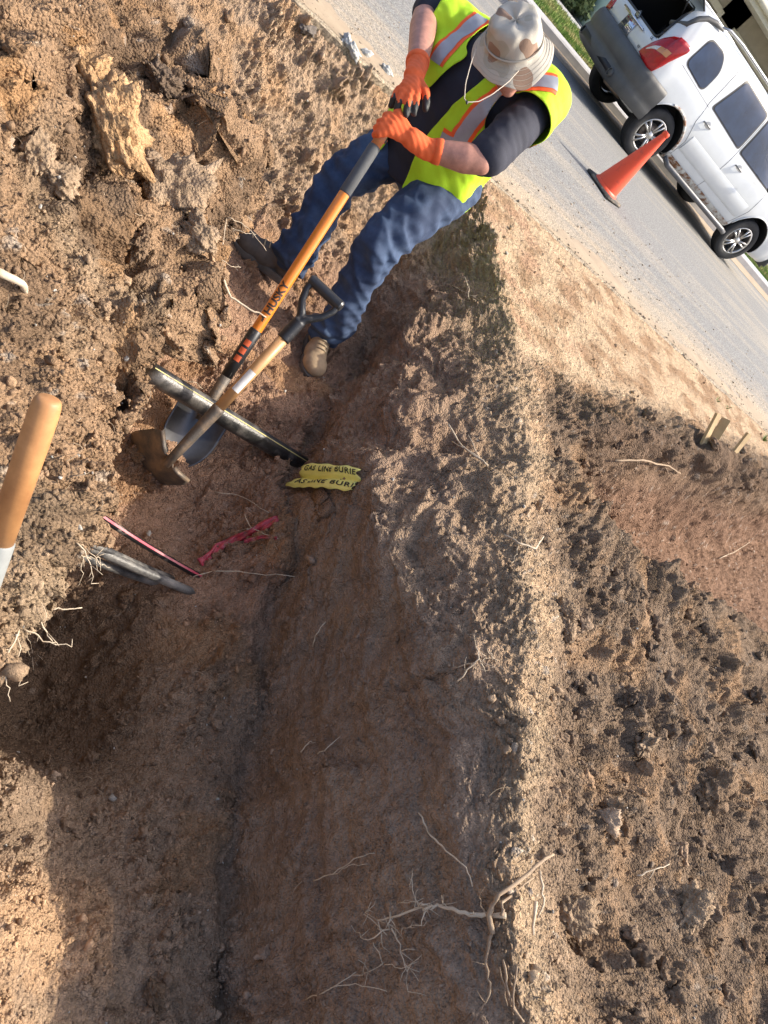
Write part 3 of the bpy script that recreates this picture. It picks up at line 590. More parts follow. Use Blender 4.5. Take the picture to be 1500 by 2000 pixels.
# ================================================================ SUV
def suv():
    rear = Vector((6.80, 9.46, 0)); yaw = .02
    Rz = Matrix.Rotation(yaw, 3, 'Z')
    def W(x, y, z): return rear+Rz @ Vector((x, y, z))
    t = thing('parked_suv', tuple(rear), 'white SUV with grey bumper and open rear glass parked across the road', 'SUV')
    white = mat('white_paint', (.60, .62, .62), .28, var=.04, vscale=3, coat=.6, spec=.5)
    grey = mat('grey_cladding', (.075, .075, .072), .55, var=.12, vscale=5)
    black = mat('black_plastic', (.012, .012, .013), .5); dark = mat('dark_cabin', (.01, .01, .012), .8)
    glass = mat('tinted_glass', (.012, .025, .055), .03, spec=.6, var=.5, vscale=1.6); chrome = mat('chrome', (.75, .75, .76), .2, 1)
    # stations: x, bottom z, belt z, roof z, half width low, half width roof, nose drop
    S = [(-.87, .46, .97, 1.01, .64, .50), (-.86, .42, .98, 1.06, .74, .60), (-.83, .38, 1.02, 1.20, .81, .64), (-.76, .36, 1.05, 1.42, .865, .66), (-.62, .34, 1.06, 1.60, .905, .66), (-.4, .33, 1.06, 1.655, .91, .66), (0, .32, 1.05, 1.68, .92, .665), (.6, .30, 1.03, 1.69, .92, .67), (1.2, .30, 1.01, 1.685, .92, .67), (1.6, .30, 1.0, 1.655, .92, .665), (1.9, .30, 1.0, 1.55, .92, .66), (2.25, .30, 1.0, 1.29, .92, .69), (2.5, .31, 1.0, 1.09, .915, .74), (2.9, .32, .97, 1.05, .91, .76), (3.3, .34, .90, .98, .89, .74), (3.48, .38, .82, .88, .82, .68), (3.54, .45, .70, .74, .74, .60)]
    A = np.array(S); xs = np.concatenate([np.linspace(-.87, -.6, 20)[:-1], np.linspace(-.6, 3.54, 130)])
    def cub(col):
        x = A[:, 0]; y = A[:, col]; m = np.gradient(y, x); out = []
        for q in xs:
            i = min(max(np.searchsorted(x, q)-1, 0), len(x)-2); h = x[i+1]-x[i]; s = (q-x[i])/h
            out.append(y[i]*(2*s**3-3*s**2+1)+m[i]*h*(s**3-2*s**2+s)+y[i+1]*(-2*s**3+3*s**2)+m[i+1]*h*(s**3-s**2))
        return np.array(out)
    zb, zl, zr, wl, wr = [cub(c) for c in range(1, 6)]
    def ring(i):
        b, l, r_, w1, w2 = zb[i], zl[i], zr[i], wl[i], wr[i]
        pts = [(0, b), (.72, b), (w1-.07, b+.02), (w1-.03, b+.10), (w1-.01, .5*(b+l)-.08), (w1+.005, .5*(b+l)), (w1+.0, .5*(b+l)+.10), (w1-.02, l-.05), (w1-.045, l)]
        dz = r_-l
        pts += [(w1-.045-(w1-.045-w2)*.35, l+dz*.42), (w1-.045-(w1-.045-w2)*.72, l+dz*.78), (w2-.03, l+dz*.945), (w2-.12, r_-.008), (w2*.5, r_+.008), (0, r_+.015)]
        return pts
    def dense(pts):
        p = np.array(pts); tt = np.concatenate([[0], np.cumsum(np.hypot(*np.diff(p, axis=0).T))]); q = np.linspace(0, tt[-1], 46); m = np.gradient(p, tt, axis=0)
        out = []
        for s in q:
            i = min(max(np.searchsorted(tt, s)-1, 0), len(tt)-2); h = tt[i+1]-tt[i]; u = (s-tt[i])/h if h > 0 else 0
            out.append(p[i]*(1-u)+p[i+1]*u)
        o = np.array(out); o[1:-1] = (o[:-2]+2*o[1:-1]+o[2:])/4; return o
    D = np.array([dense(ring(i)) for i in range(len(xs))])       # [station, k, (halfwidth, z)]
    def side(x, z):                                               # near-side surface (y of the skin)
        i = int(np.clip(np.interp(x, xs, np.arange(len(xs))), 0, len(xs)-1)); d = D[i]; k0 = 12
        return .92-float(np.interp(z, d[k0:40, 1], d[k0:40, 0]))
    g = G(); P = []
    K = D.shape[1]
    for i in range(len(xs)):
        for k in range(K): P.append(W(xs[i], .92-D[i, k, 0], D[i, k, 1]))
        for k in range(K-2, 0, -1): P.append(W(xs[i], .92+D[i, k, 0], D[i, k, 1]))
    n = 2*K-2; g.grid(P, len(xs), n, wrap=True); g.add(P[:n], [tuple(range(n))]); g.add(P[-n:], [tuple(range(n))[::-1]])
    bm = bmesh.new()
    body = g.obj('body', [white, dark], t)
    bm.from_mesh(body.data); bmesh.ops.remove_doubles(bm, verts=bm.verts, dist=1e-5); bmesh.ops.recalc_face_normals(bm, faces=bm.faces); bm.to_mesh(body.data); bm.free()
    # openings: wheel arches and the open rear glass
    def cut(gc):
        c = gc.obj('cutter', [dark, dark], None, loc=tuple(rear)); bmm = bmesh.new(); bmm.from_mesh(c.data); bmesh.ops.recalc_face_normals(bmm, faces=bmm.faces); bmm.to_mesh(c.data); bmm.free()
        for p in c.data.polygons: p.material_index = 1
        m = body.modifiers.new('b', 'BOOLEAN'); m.object = c; m.solver = 'EXACT'; m.operation = 'DIFFERENCE'; bake(body); bpy.data.objects.remove(c)
    for x in (0, 2.63):
        for y in (-.1, 1.94):
            gg = G(); a = W(x, y, .37); ax = Rz @ Vector((0, 1 if y < 1 else -1, 0)); gg.lathe(a, ax, [(.0001, 0), (.415, 0), (.415, .42), (.0001, .42)], 40); cut(gg)
    gg = G(); q = [(-1.3, .26, 1.06), (-1.3, 1.58, 1.06), (-1.3, 1.44, 1.53), (-1.3, .40, 1.53)]
    V = [W(*p) for p in q]+[W(.1, p[1], p[2]) for p in q]; gg.add(V, [(0, 1, 2, 3), (4, 7, 6, 5), (0, 4, 5, 1), (1, 5, 6, 2), (2, 6, 7, 3), (3, 7, 4, 0)]); cut(gg)
    autosmooth(body, 40)
    # skin patches
    def patch(nm, outline, m, off=.004, par=t, th=0):
        """outline in side view (x,z), rounded already"""
        o = np.array(outline); c = o.mean(0); rings = 7; Pq = []
        for r_ in np.linspace(1, 0.04, rings):
            for p in o:
                q_ = c+(p-c)*r_; Pq.append(W(q_[0], side(q_[0], q_[1])-off, q_[1]))
        gg = G(); gg.grid(Pq, rings, len(o), wrap=True); gg.add(Pq[-len(o):], [tuple(range(len(o)))]); return gg.obj(nm, m, par)
    def rounded(c, r_=.05, n=5):
        out = []; c = [Vector((a, b)) for a, b in c]
        for i in range(len(c)):
            p, a, b = c[i], c[i-1], c[(i+1) % len(c)]; u = (a-p).normalized(); v = (b-p).normalized(); rr = min(r_, (a-p).length*.45, (b-p).length*.45)
            for k in range(n+1):
                s = k/n; out.append(tuple((p+u*rr)*(1-s)**2+2*p*s*(1-s)+(p+v*rr)*s*s))
        o2 = []
        for i in range(len(out)):
            a, b = np.array(out[i]), np.array(out[(i+1) % len(out)]); m_ = max(1, int(np.linalg.norm(b-a)/.06))
            for k in range(m_): o2.append(tuple(a+(b-a)*k/m_))
        return o2
    wins = [('window', [(-.44, 1.15), (.03, 1.11), (.06, 1.38), (-.06, 1.52), (-.36, 1.50)], .09),
            ('window', [(.36, 1.10), (1.17, 1.06), (1.17, 1.54), (.52, 1.56)], .05),
            ('window', [(1.27, 1.05), (2.22, 1.05), (1.72, 1.52), (1.27, 1.54)], .04)]
    for nm, c, r_ in wins:
        f = patch(nm, rounded([(np.array(p)-np.mean(c, 0))*1.075+np.mean(c, 0) for p in c], r_), black, .003)
        patch('pane', rounded(c, r_), glass, .008, f)
    def line(pts, wd=.006, m=black, nm='door_gap', par=t):
        gg = G()
        pp = []
        for a, b in zip(pts[:-1], pts[1:]):
            k = max(2, int(math.dist(a, b)/.05))
            pp += [(a[0]+(b[0]-a[0])*i/k, a[1]+(b[1]-a[1])*i/k) for i in range(k)]
        pp.append(pts[-1]); gg.tube([W(x, side(x, z)-.0005, z) for x, z in pp], wd/2, 5); return gg.obj(nm, m, par)
    line([(.30, 1.60), (.26, 1.10), (.30, .86), (.44, .62), (.46, .36)])
    line([(1.22, 1.60), (1.22, .36)]); line([(2.20, 1.03), (2.23, .7), (2.15, .36)]); line([(.46, .36), (2.15, .36)])
    line([(-.46, 1.10), (.30, 1.06)], .004); 
    # lower door moulding crease
    gg = G(); a = []
    for x in np.linspace(.47, 2.14, 40): a += [W(x, side(x, .74)-.0005, .74), W(x, side(x, .72)-.007, .722), W(x, side(x, .6)-.009, .54), W(x, side(x, .52)-.001, .51)]
    gg.grid(a, 40, 4); gg.F = gg.F[:]; mo = gg.obj('door_moulding', white, t)
    # rusty sill
    rust = mat('rusty_sill', (.62, .62, .58), .7, col2=(.20, .08, .025), vscale=7, contrast=(.45, .58), bump=.006, bscale=60)
    gg = G(); a = []
    for x in np.linspace(.42, 2.2, 40): a += [W(x, side(x, .42)-.004, .40), W(x, side(x, .36)-.006, .345), W(x, .10, .30), W(x, .22, .27)]
    gg.grid(a, 40, 4); s_ = gg.obj('sill', rust, t); s_['label'] = 'rusty white sill below the doors'
    # wheel arch lip: rust on the rear
    def arch(x0, a0, a1, m, nm, r_=.42, wd=.02):
        gg = G(); pts = []
        for a_ in np.linspace(R(a0), R(a1), 24): x = x0+r_*math.cos(a_); z = .37+r_*math.sin(a_); pts.append(W(x, side(x, z)-.004+random.uniform(-.002, .002), z))
        gg.tube(pts, wd/2, 6); return gg.obj(nm, m, t)
    arch(0, 15, 165, white, 'arch_lip'); o = arch(0, 10, 110, rust, 'arch_rust', .425, .034); o['label'] = 'rusted rear wheel arch edge'; arch(2.63, 10, 170, white, 'arch_lip')
    # rear bumper: profile swept round the back
    prof = [(.02, .33), (.075, .36), (.085, .50), (.055, .555), (.075, .575), (.095, .66), (.085, .74), (.05, .79), (-.02, .80)]
    path = [(-.36, -.015, -90), (-.55, -.015, -90), (-.70, .015, -80), (-.80, .075, -60), (-.87, .17, -35), (-.905, .36, -8), (-.915, .92, 0), (-.905, 1.48, 8), (-.87, 1.67, 35), (-.80, 1.765, 60), (-.70, 1.825, 80), (-.55, 1.855, 90), (-.36, 1.855, 90)]
    pp = []
    pth = []
    for i in range(len(path)-1):
        for s in np.linspace(0, 1, 5)[:-1]: pth.append(tuple(np.array(path[i])*(1-s)+np.array(path[i+1])*s))
    pth.append(path[-1])
    for x, y, an in pth:
        nx, ny = -math.cos(R(an)), math.sin(R(an))
        sidef = abs(an)/90
        for o_, z in prof:
            k = o_*(1-.62*sidef); zz = z+(.0 if z > .4 else .04*sidef); pp.append(W(x+nx*k, y+ny*k, zz))
    gg = G().grid(pp, len(pth), len(prof)); bp = gg.obj('rear_bumper', grey, t); bp['label'] = 'dark grey rear bumper'
    # quarter cladding between bumper and arch, tow pockets / exhaust
    G().box(W(-.965, .92, .60), (.02, 1.05, .035), Rz, bev=.006).obj('bumper_step', black, bp)
    G().box(W(-.975, .92, .445), (.03, 1.15, .10), Rz, bev=.012).obj('bumper_insert', black, bp)
    for y in (.30, 1.54):
        gg = G(); gg.lathe(W(-.99, y, .44), Rz @ Vector((1, 0, 0)), [(.045, 0), (.055, 0), (.055, .05), (.045, .05), (.045, 0)], 16); gg.obj('fog_lamp_ring', grey, bp)
    G().tube([W(-.86, .42, .33), W(-.6, .42, .33), W(-.3, .5, .34)], .028, 10).obj('exhaust_pipe', mat('exhaust', (.22, .17, .13), .5, .7), t)
    # tail lamps
    red = mat('lamp_red', (.34, .004, .008), .25, coat=.3, spec=.5, var=.2, vscale=30); clear = mat('lamp_clear', (.55, .52, .48), .15, coat=1, var=.2, vscale=40); amber = mat('lamp_amber', (.5, .2, .05), .2, coat=1)
    for sgn, y0 in ((1, 0), (-1, 1.84)):
        pth_ = [(-.893, .30, .82, .86), (-.893, .24, .81, .98), (-.885, .17, .80, 1.11), (-.86, .105, .795, 1.20), (-.81, .05, .79, 1.255), (-.74, .018, .80, 1.27), (-.69, .012, .93, 1.27), (-.65, .010, 1.07, 1.27), (-.61, .012, 1.20, 1.26)]
        dp = []
        for a_, b_ in zip(pth_[:-1], pth_[1:]):
            for s in np.linspace(0, 1, 5)[:-1]: dp.append(np.array(a_)*(1-s)+np.array(b_)*s)
        dp.append(np.array(pth_[-1]))
        def TL(k, f, o_=0):
            x, y, z0_, z1_ = dp[k]; z = z0_+(z1_-z0_)*f; lean = .34*max(0, z-1.0)*(1 if y > .06 else .4)
            bul = .012*math.sin(math.pi*min(max(f, 0), 1))
            sy = min(y, side(x, z)-.012) if y < .06 else y+.25*max(0, z-1.02)
            return W(x+lean-(bul+o_)*.6, y0+sgn*(sy-bul-o_), z)
        Pq = [TL(k, f) for k in range(len(dp)) for f in np.linspace(0, 1, 9)]
        lm = G().grid(Pq, len(dp), 9).obj('tail_lamp', red, t); solidify(lm, .01, 0)
        Pq = [TL(k, f, .009) for k in range(4, 13) for f in (.46, .53, .60)]; G().grid(Pq, 9, 3).obj('reverse_lens', clear, lm)
        Pq = [TL(k, f, .009) for k in range(12, 21) for f in (.44, .52, .60)]; G().grid(Pq, 9, 3).obj('turn_lens', amber, lm)
    # tailgate furniture
    rim = G(); q = [(.26, 1.05), (1.58, 1.05), (1.44, 1.54), (.40, 1.54)]
    def rearx(z): return float(np.interp(z, [.98, 1.02, 1.16, 1.42, 1.60], [-.868, -.868, -.845, -.765, -.625]))
    ro = rounded(q, .10); rim.tube([W(rearx(z)-.006, y, z) for y, z in ro]+[W(rearx(ro[0][1])-.006, ro[0][0], ro[0][1])], .016, 6); rim.obj('rear_window_seal', black, t)
    tg = G(); a = []
    for y in np.linspace(.22, 1.62, 24):
        for z, o_ in ((.80, .0), (.83, .022), (.90, .024), (.98, .022), (1.02, .016), (1.045, .0)): a.append(W(rearx(z)-o_-.012*math.cos((y-.92)*1.9), y, z))
    tg.grid(a, 24, 6); gate = tg.obj('tailgate', white, t)
    G().box(W(-.922, .92, .985), (.035, .74, .028), Rz, bev=.008).obj('handle_bar', chrome, gate)
    pl = G().box(W(-.912, .92, .885), (.008, .305, .153), Rz, bev=.003).obj('licence_plate', mat('plate_white', (.7, .7, .67), .5), gate)
    G().box(W(-.914, .92, .885), (.005, .325, .17), Rz, bev=.003).obj('plate_frame', chrome, gate)
    def txt(body_, size, cpos, m, nm, par, xdir, ydir, ext=.001, bold=.0):
        cu = bpy.data.curves.new('t', 'FONT'); cu.body = body_; cu.size = size; cu.align_x = 'CENTER'; cu.align_y = 'CENTER'; cu.extrude = ext; cu.offset = bold
        o = bpy.data.objects.new('t', cu); SC.collection.objects.link(o)
        bpy.context.view_layer.update(); me = bpy.data.meshes.new_from_object(o.evaluated_get(bpy.context.evaluated_depsgraph_get()))
        V = [Vector(cpos)+Vector(xdir)*v.co.x+Vector(ydir)*v.co.y+Vector(xdir).cross(Vector(ydir))*v.co.z for v in me.vertices]; F = [tuple(p.vertices) for p in me.polygons]
        bpy.data.objects.remove(o); return mesh(nm, V, F, m, par, False)
    suv.txt = txt
    xd = Rz @ Vector((0, -1, 0)); up_ = Vector((0, 0, 1)); ink = mat('plate_ink', (.02, .025, .04), .6); redk = mat('plate_red', (.35, .03, .04), .6)
    txt('XPK·2559', .078, W(-.9175, .92, .876), ink, 'plate_number', pl, xd, up_, .0008, .0012)
    txt('TEXAS', .026, W(-.9175, .92, .94), redk, 'plate_state', pl, xd, up_, .0008)
    for dy in (-.12, .12): G().box(W(-.9175, .92+dy, .944), (.002, .016, .016), Rz).obj('plate_bolt', redk, pl)
    bd = G(); bd.lathe(W(-.905, .92, 1.035), Rz @ Vector((-1, 0, 0)), [(.0001, .006), (.055, .006), (.06, 0)], 28); bo = bd.obj('badge', black, gate)
    tl = [(math.cos(a_)*.056, math.sin(a_)*.036) for a_ in np.linspace(0, 2*math.pi, 33)]
    G().tube([W(-.914, .92-p[0], 1.035+p[1]) for p in tl], .003, 5).obj('badge_ring', chrome, bo)
    txt('KIA', .042, W(-.913, .92, 1.035), chrome, 'badge_letters', bo, xd, up_, .001, .001)
    txt('LX', .05, W(-.905, .30, 1.01), ink, 'model_letters', gate, xd, up_, .001, .001)
    txt('4X2', .038, W(-.915, .36, .845), ink, 'model_letters', gate, xd, up_, .001, .001)
    txt('V6', .038, W(-.915, 1.50, .845), ink, 'model_letters', gate, xd, up_, .001, .001)
    # raised rear glass with frame, struts, wiper
    a = []; hinge = (-.60, 1.60)
    for s in np.linspace(0, 1, 10):
        L = s*.56; x = hinge[0]-L*math.cos(R(24)); z = hinge[1]+.03+L*math.sin(R(24))-.05*s*s
        for u_ in np.linspace(-1, 1, 16): a.append(W(x, .92+u_*(.54+.12*s), z-.03*u_*u_))
    hg = G().grid(a, 10, 16).obj('raised_rear_glass', mat('dark_glass', (.012, .016, .03), .06, spec=1, coat=1), t); solidify(hg, .008)
    ed = [a[i*16] for i in range(10)]+[a[9*16+j] for j in range(1, 16)]+[a[i*16+15] for i in range(8, -1, -1)]; G().tube(ed, .011, 6).obj('glass_edge', black, hg)
    for y in (.42, 1.42): G().tube([W(-.70, y, 1.30), W(-.98, y-.0, 1.74)], [.011, .006], 8).obj('gas_strut', black, t)
    # interior: seat backs seen through the opening
    G().box(W(-.05, .92, 1.02), (.16, 1.3, .5), Rz, bev=.05).obj('rear_seats', mat('seat_cloth', (.03, .03, .035), .9), t)
    # pillar cladding / roof spoiler trim and rails
    for sgn, y0 in ((1, 0), (-1, 1.84)):
        def Yb(x, z): return y0+sgn*(side(x, z)-.004)
        pts = [(-.80, 1.26), (-.74, 1.38), (-.66, 1.50), (-.56, 1.58), (-.42, 1.63), (-.28, 1.645)]; gg = G()
        gg.tube([W(x, Yb(x, min(z, 1.6)), z) for x, z in pts], [.03, .032, .035, .036, .032, .012], 8); gg.obj('pillar_trim', grey, t)
        pts = [(-.30, 1.66), (-.18, 1.71), (.1, 1.735), (.8, 1.745), (1.3, 1.735), (1.52, 1.70), (1.62, 1.655)]; gg = G()
        gg.tube([W(x, y0+sgn*.30, z) for x, z in pts], [.012, .017, .018, .018, .018, .016, .010], 8); gg.obj('roof_rail', mat('rail_silver', (.42, .42, .42), .35, .8), t)
    # side step
    for y in (-.05, 1.89): G().tube([W(.42, y+.08*(1 if y < 1 else -1), .33), W(.50, y, .29), W(2.12, y, .29), W(2.2, y, .28)], [.035, .038, .038, .038], 12).obj('side_step', mat('step_grey', (.10, .10, .105), .4, var=.1), t)
    # handles, mirror
    for x, z in ((.40, .93), (1.36, .92)):
        y = side(x+.09, z); h = G(); h.tube([W(x, y+.0, z), W(x+.035, y-.035, z+.005), W(x+.13, y-.035, z+.005), W(x+.17, y, z)], [.010, .012, .012, .010], 8); hh = h.obj('door_handle', mat('handle_grey', (.25, .25, .25), .3), t)
        c_ = G(); c_.lathe(W(x+.085, y-.002, z), Rz @ Vector((0, -1, 0)), [(.001, .001), (.04, .0015), (.05, .0)], 16); c_.obj('handle_cup', mat('cup_shadow', (.4, .41, .42), .3), hh)
    mr = G(); V, F = rockmesh(W(2.05, -.12, 1.12), (.07, .10, .085), 3, 3, .05); mesh('side_mirror', V, F, black, t)
    patch('lamp_wrap', rounded([(3.0, .80), (3.40, .76), (3.36, .86), (3.05, .92)], .03), clear, .006)
    G().box(W(3.50, .92, .47), (.14, 1.7, .26), Rz, bev=.05).obj('front_bumper', grey, t)
    # wheels
    tyre = mat('tyre', (.022, .022, .023), .85, bump=.003, bscale=60, var=.25, vscale=14); rimm = mat('alloy', (.50, .49, .47), .3, .85, var=.1)
    def wheel(x, y, out):
        ax = Rz @ Vector((0, out, 0)); c = W(x, y, .343)
        gg = G(); gg.lathe(c-ax*.215, ax, [(.225, .01), (.30, .0), (.333, .02), (.343, .045), (.3435, .06), (.338, .063), (.3435, .066), (.3435, .10), (.338, .103), (.3435, .106), (.3435, .14), (.338, .143), (.3435, .146), (.343, .17), (.333, .195), (.315, .207), (.285, .213), (.255, .212), (.228, .205), (.224, .19)], 56)
        ty = gg.obj('tyre', tyre, t)
        gg = G(); gg.lathe(c-ax*.215, ax, [(.20, .02), (.20, .19), (.205, .20), (.226, .206), (.226, .196), (.213, .19)], 48)
        wh = gg.obj('wheel', rimm, t)
        u0 = ax.orthogonal().normalized(); v0 = ax.cross(u0)
        gg = G()
        for k in range(5):
            for dd in (-.14, .14):
                a0 = 2*math.pi*k/5+dd*1.35; a1 = 2*math.pi*k/5+dd*1.25
                P0 = c+(u0*math.cos(a0*1)+v0*math.sin(a0))*.045-ax*.03; P1 = c+(u0*math.cos(a1)+v0*math.sin(a1))*.208-ax*.018
                Pm = (P0+P1)/2+ax*.006+(u0*math.cos(a1)+v0*math.sin(a1))*.0; gg.tube([P0, Pm, P1], [.017, .014, .018], 8)
        gg.lathe(c-ax*.045, ax, [(.06, 0), (.06, .02), (.045, .03), (.0001, .033)], 20); gg.obj('spokes', rimm, wh)
        for k in range(5):
            gg = G(); a0 = 2*math.pi*(k+.5)/5; gg.lathe(c+(u0*math.cos(a0)+v0*math.sin(a0))*.042-ax*.035, ax, [(.008, 0), (.008, .018), (.0001, .019)], 8); gg.obj('lug_nut', black, wh)
        gg = G(); gg.lathe(c-ax*.12, ax, [(.0001, .0), (.195, .0)], 32); gg.obj('brake_backing', dark, wh)
        gg = G(); gg.lathe(c-ax*.10, ax, [(.03, .0), (.135, .0), (.135, .012), (.03, .012)], 32); gg.obj('brake_disc', mat('disc', (.2, .17, .15), .45, .9), wh)
    for x in (0, 2.63): wheel(x, .03+.0, -1); wheel(x, 1.81, 1)
    # underbody
    G().box(W(1.3, .92, .33), (3.6, 1.2, .12), Rz, bev=.03).obj('underbody', black, t)
    for x in (0, 2.63): G().tube([W(x, .2, .33), W(x, 1.64, .33)], .045, 8).obj('axle', black, t)
suv()

# ================================================================ TRAFFIC CONE
def cone():
    b = atz(1177, 371, .0); t = thing('traffic_cone', tuple(b), 'faded orange traffic cone on a dark rubber base in front of the SUV wheel', 'traffic cone')
    om = mat('cone_orange', (.78, .075, .02), .5, vscale=13, bump=.001, bscale=40, col2=(.42, .06, .03), contrast=(.56, .78))
    rb = mat('cone_base', (.06, .055, .05), .9, col2=(.30, .24, .17), vscale=14, contrast=(.5, .7), bump=.003, bscale=60)
    rz = Matrix.Rotation(R(28), 3, 'Z')
    g = G().box(b+Vector((0, 0, .02)), (.36, .36, .032), rz, bev=.01)
    for i in (-1, 1):
        for j in (-1, 1): g.box(b+rz @ Vector((i*.15, j*.15, .004)), (.05, .05, .012), rz)
    g.obj('base', rb, t)
    g = G(); g.lathe(b, (0, 0, 1), [(.145, .036), (.14, .05), (.128, .06), (.030, .66), (.034, .665), (.034, .69), (.027, .70), (.020, .70), (.018, .66), (.12, .06)], 36); autosmooth(g.obj('body', om, t), 40)
cone()
#@@OBJ
# ================================================================ TOOLS
woodm = mat('ash_wood', (.52, .30, .13), .45, col2=(.40, .21, .085), vscale=9, stretch=(1, 1, 1), bump=.0006, bscale=60, coat=.15)
steelm = mat('worn_steel', (.11, .095, .08), .6, .4, col2=(.24, .17, .11), vscale=14, contrast=(.45, .62), bump=.0015, bscale=90)
rubberm = mat('black_rubber', (.018, .018, .019), .42, col2=(.20, .18, .15), vscale=40, contrast=(.58, .8))
def frame_of(a, b, hint):
    t = (b-a).normalized(); w_ = (hint-t*hint.dot(t)).normalized(); n = t.cross(w_)
    if n.dot(Vector(EYEP)-a) < 0: n = -n
    return t, w_, n
def blade(name, a, t, w_, n, W_, L_, parent, cup=.035, m=steelm):
    nu, nv = 25, 28; P = []
    for j in range(nv):
        v = j/(nv-1); wd = W_*(1 if v < .45 else max(.03, math.sqrt(max(0, 1-((v-.45)/.55)**2))*.97+.03)); wd *= (.90+.10*min(1, v/.12))
        for i in range(nu):
            u = -1+2*i/(nu-1); c = cup*(1-u*u)*(1-.35*v); frog = .022*math.exp(-(u/.22)**2)*max(0, 1-v/.55)
            lift = .03*v*v
            P.append(a+t*(v*L_)+w_*(u*wd)+n*(-c+frog+lift+cup*.6))
    o = G().grid(P, nv, nu).obj(name, m, parent); solidify(o, .0022)
    g = G()
    for s in (-1, 1):
        q = [a+w_*(s*x)+n*(cup*.6-cup*(1-(x/W_)**2)) for x in (.028, W_*.5, W_*.9)]
        P = []
        for p in q: P += [p-t*.001, p-t*.004+n*.010, p+t*.004+n*.022]
        g.grid(P, 3, 3)
    s_ = g.obj('foot_tread', m, o); solidify(s_, .0022); return o
def disk_text(body, size, org, xd, nrm, rad, m, name, parent, bold=.001):
    """lettering wrapped round a shaft: xd runs along the shaft, nrm faces out"""
    cu = bpy.data.curves.new('t', 'FONT'); cu.body = body; cu.size = size; cu.align_x = 'CENTER'; cu.align_y = 'CENTER'; cu.offset = bold; cu.resolution_u = 3
    o = bpy.data.objects.new('t', cu); SC.collection.objects.link(o); bpy.context.view_layer.update()
    me = bpy.data.meshes.new_from_object(o.evaluated_get(bpy.context.evaluated_depsgraph_get())); bpy.data.objects.remove(o)
    bm = bmesh.new(); bm.from_mesh(me); bmesh.ops.triangulate(bm, faces=bm.faces)
    for _ in range(3): bmesh.ops.subdivide_edges(bm, edges=[e for e in bm.edges if e.calc_length() > size*.12], cuts=1); bmesh.ops.triangulate(bm, faces=bm.faces)
    yd = nrm.cross(xd); V = []; bm.verts.index_update()
    for v in bm.verts:
        a = v.co.y/rad; V.append(org+xd*v.co.x+nrm*(math.cos(a)*(rad+.0009))+yd*(math.sin(a)*(rad+.0009)))
    FF = [tuple(v.index for v in f.verts) for f in bm.faces]; bm.free(); return mesh(name, V, FF, m, parent, False)

HT, HB = atd(762, 240, 2.50), atz(408, 788, -.64)           # held shovel: top of the shaft, top of the blade
def held_shovel():
    t_ = thing('long_shovel', tuple(HB), 'long orange shovel with a grey grip held upright by the worker in the pit', 'shovel')
    ax = HB-HT; L = ax.length; t = ax.normalized()
    def at(px):                                              # position along the shaft nearest a photo point
        best = min(range(401), key=lambda k: abs(((HT+ax*(k/400))-Vector(EYEP)).normalized().dot(Vector(ray(*px)))-1)); return best/400
    s1, s2, s3, s4 = at((736, 288)), at((682, 386)), at((512, 652)), at((470, 712))
    om = mat('orange_fibreglass', (.72, .22, .022), .3, coat=.4, var=.05, vscale=30)
    q = lambda s: HT+ax*s
    G().tube([q(0), q(.004), q(s1)], [.012, .018, .0185], 20).obj('shaft_end', mat('orange_brown', (.50, .17, .06), .4, var=.15, vscale=60), t_)
    G().tube([q(s1), q(s1+.004), q(s2-.004), q(s2)], [.0195, .0215, .0215, .0195], 20).obj('grip', mat('grey_foam', (.075, .078, .08), .75, var=.1, vscale=60), t_)
    sh = G().tube([q(s2), q(s3)], [.0195, .0195], 24).obj('shaft', om, t_); autosmooth(sh)
    G().tube([q(s3), q(s3+.003), q(s4-.003), q(s4), q(.9)], [.020, .0225, .0225, .021, .0205], 20).obj('collar', rubberm, t_)
    G().tube([q(.88), q(1.0), q(1.06)], [.0205, .019, .012], 16).obj('socket', steelm, t_)
    s5 = at((548, 590)); eye = (Vector(EYEP)-q(s5)); nrm = (eye-t*eye.dot(t)).normalized()
    ink = mat('shaft_print', (.05, .03, .02), .6); disk_text('HUSKY', .040, q(s5), -t, nrm, .0195, ink, 'lettering', sh, .0014)
    s6 = at((522, 627)); g = G()                            # small running-dog mark
    yd = nrm.cross(-t); dog = [(-.013, -.004), (-.009, .004), (-.002, .005), (.004, .012), (.006, .006), (.012, .002), (.005, -.002), (.0, .0), (-.003, -.006), (-.005, -.001)]
    V = [q(s6)-t*x+nrm*.0202*math.cos(y/.02)+yd*.0202*math.sin(y/.02) for x, y in dog]; g.add(V, [tuple(range(len(V)))]); g.obj('printed_mark', ink, sh, False)
    ob = mat('collar_orange', (.55, .10, .03), .6, var=.2, vscale=50)
    for k in range(3):
        s7 = s3+(s4-s3)*(.42+.24*k); disk_text('■', .028, q(s7), -t, nrm, .0232, ob, 'collar_mark', t_, .001)
    hint = Vector((1, -.12, .0)); tt, w_, n = frame_of(HT, HB, hint)
    blade('blade', HB, tt, w_, n, .098, .24, t_, .03, mat('dark_steel', (.085, .085, .09), .35, .8, var=.2, vscale=12))
held_shovel()

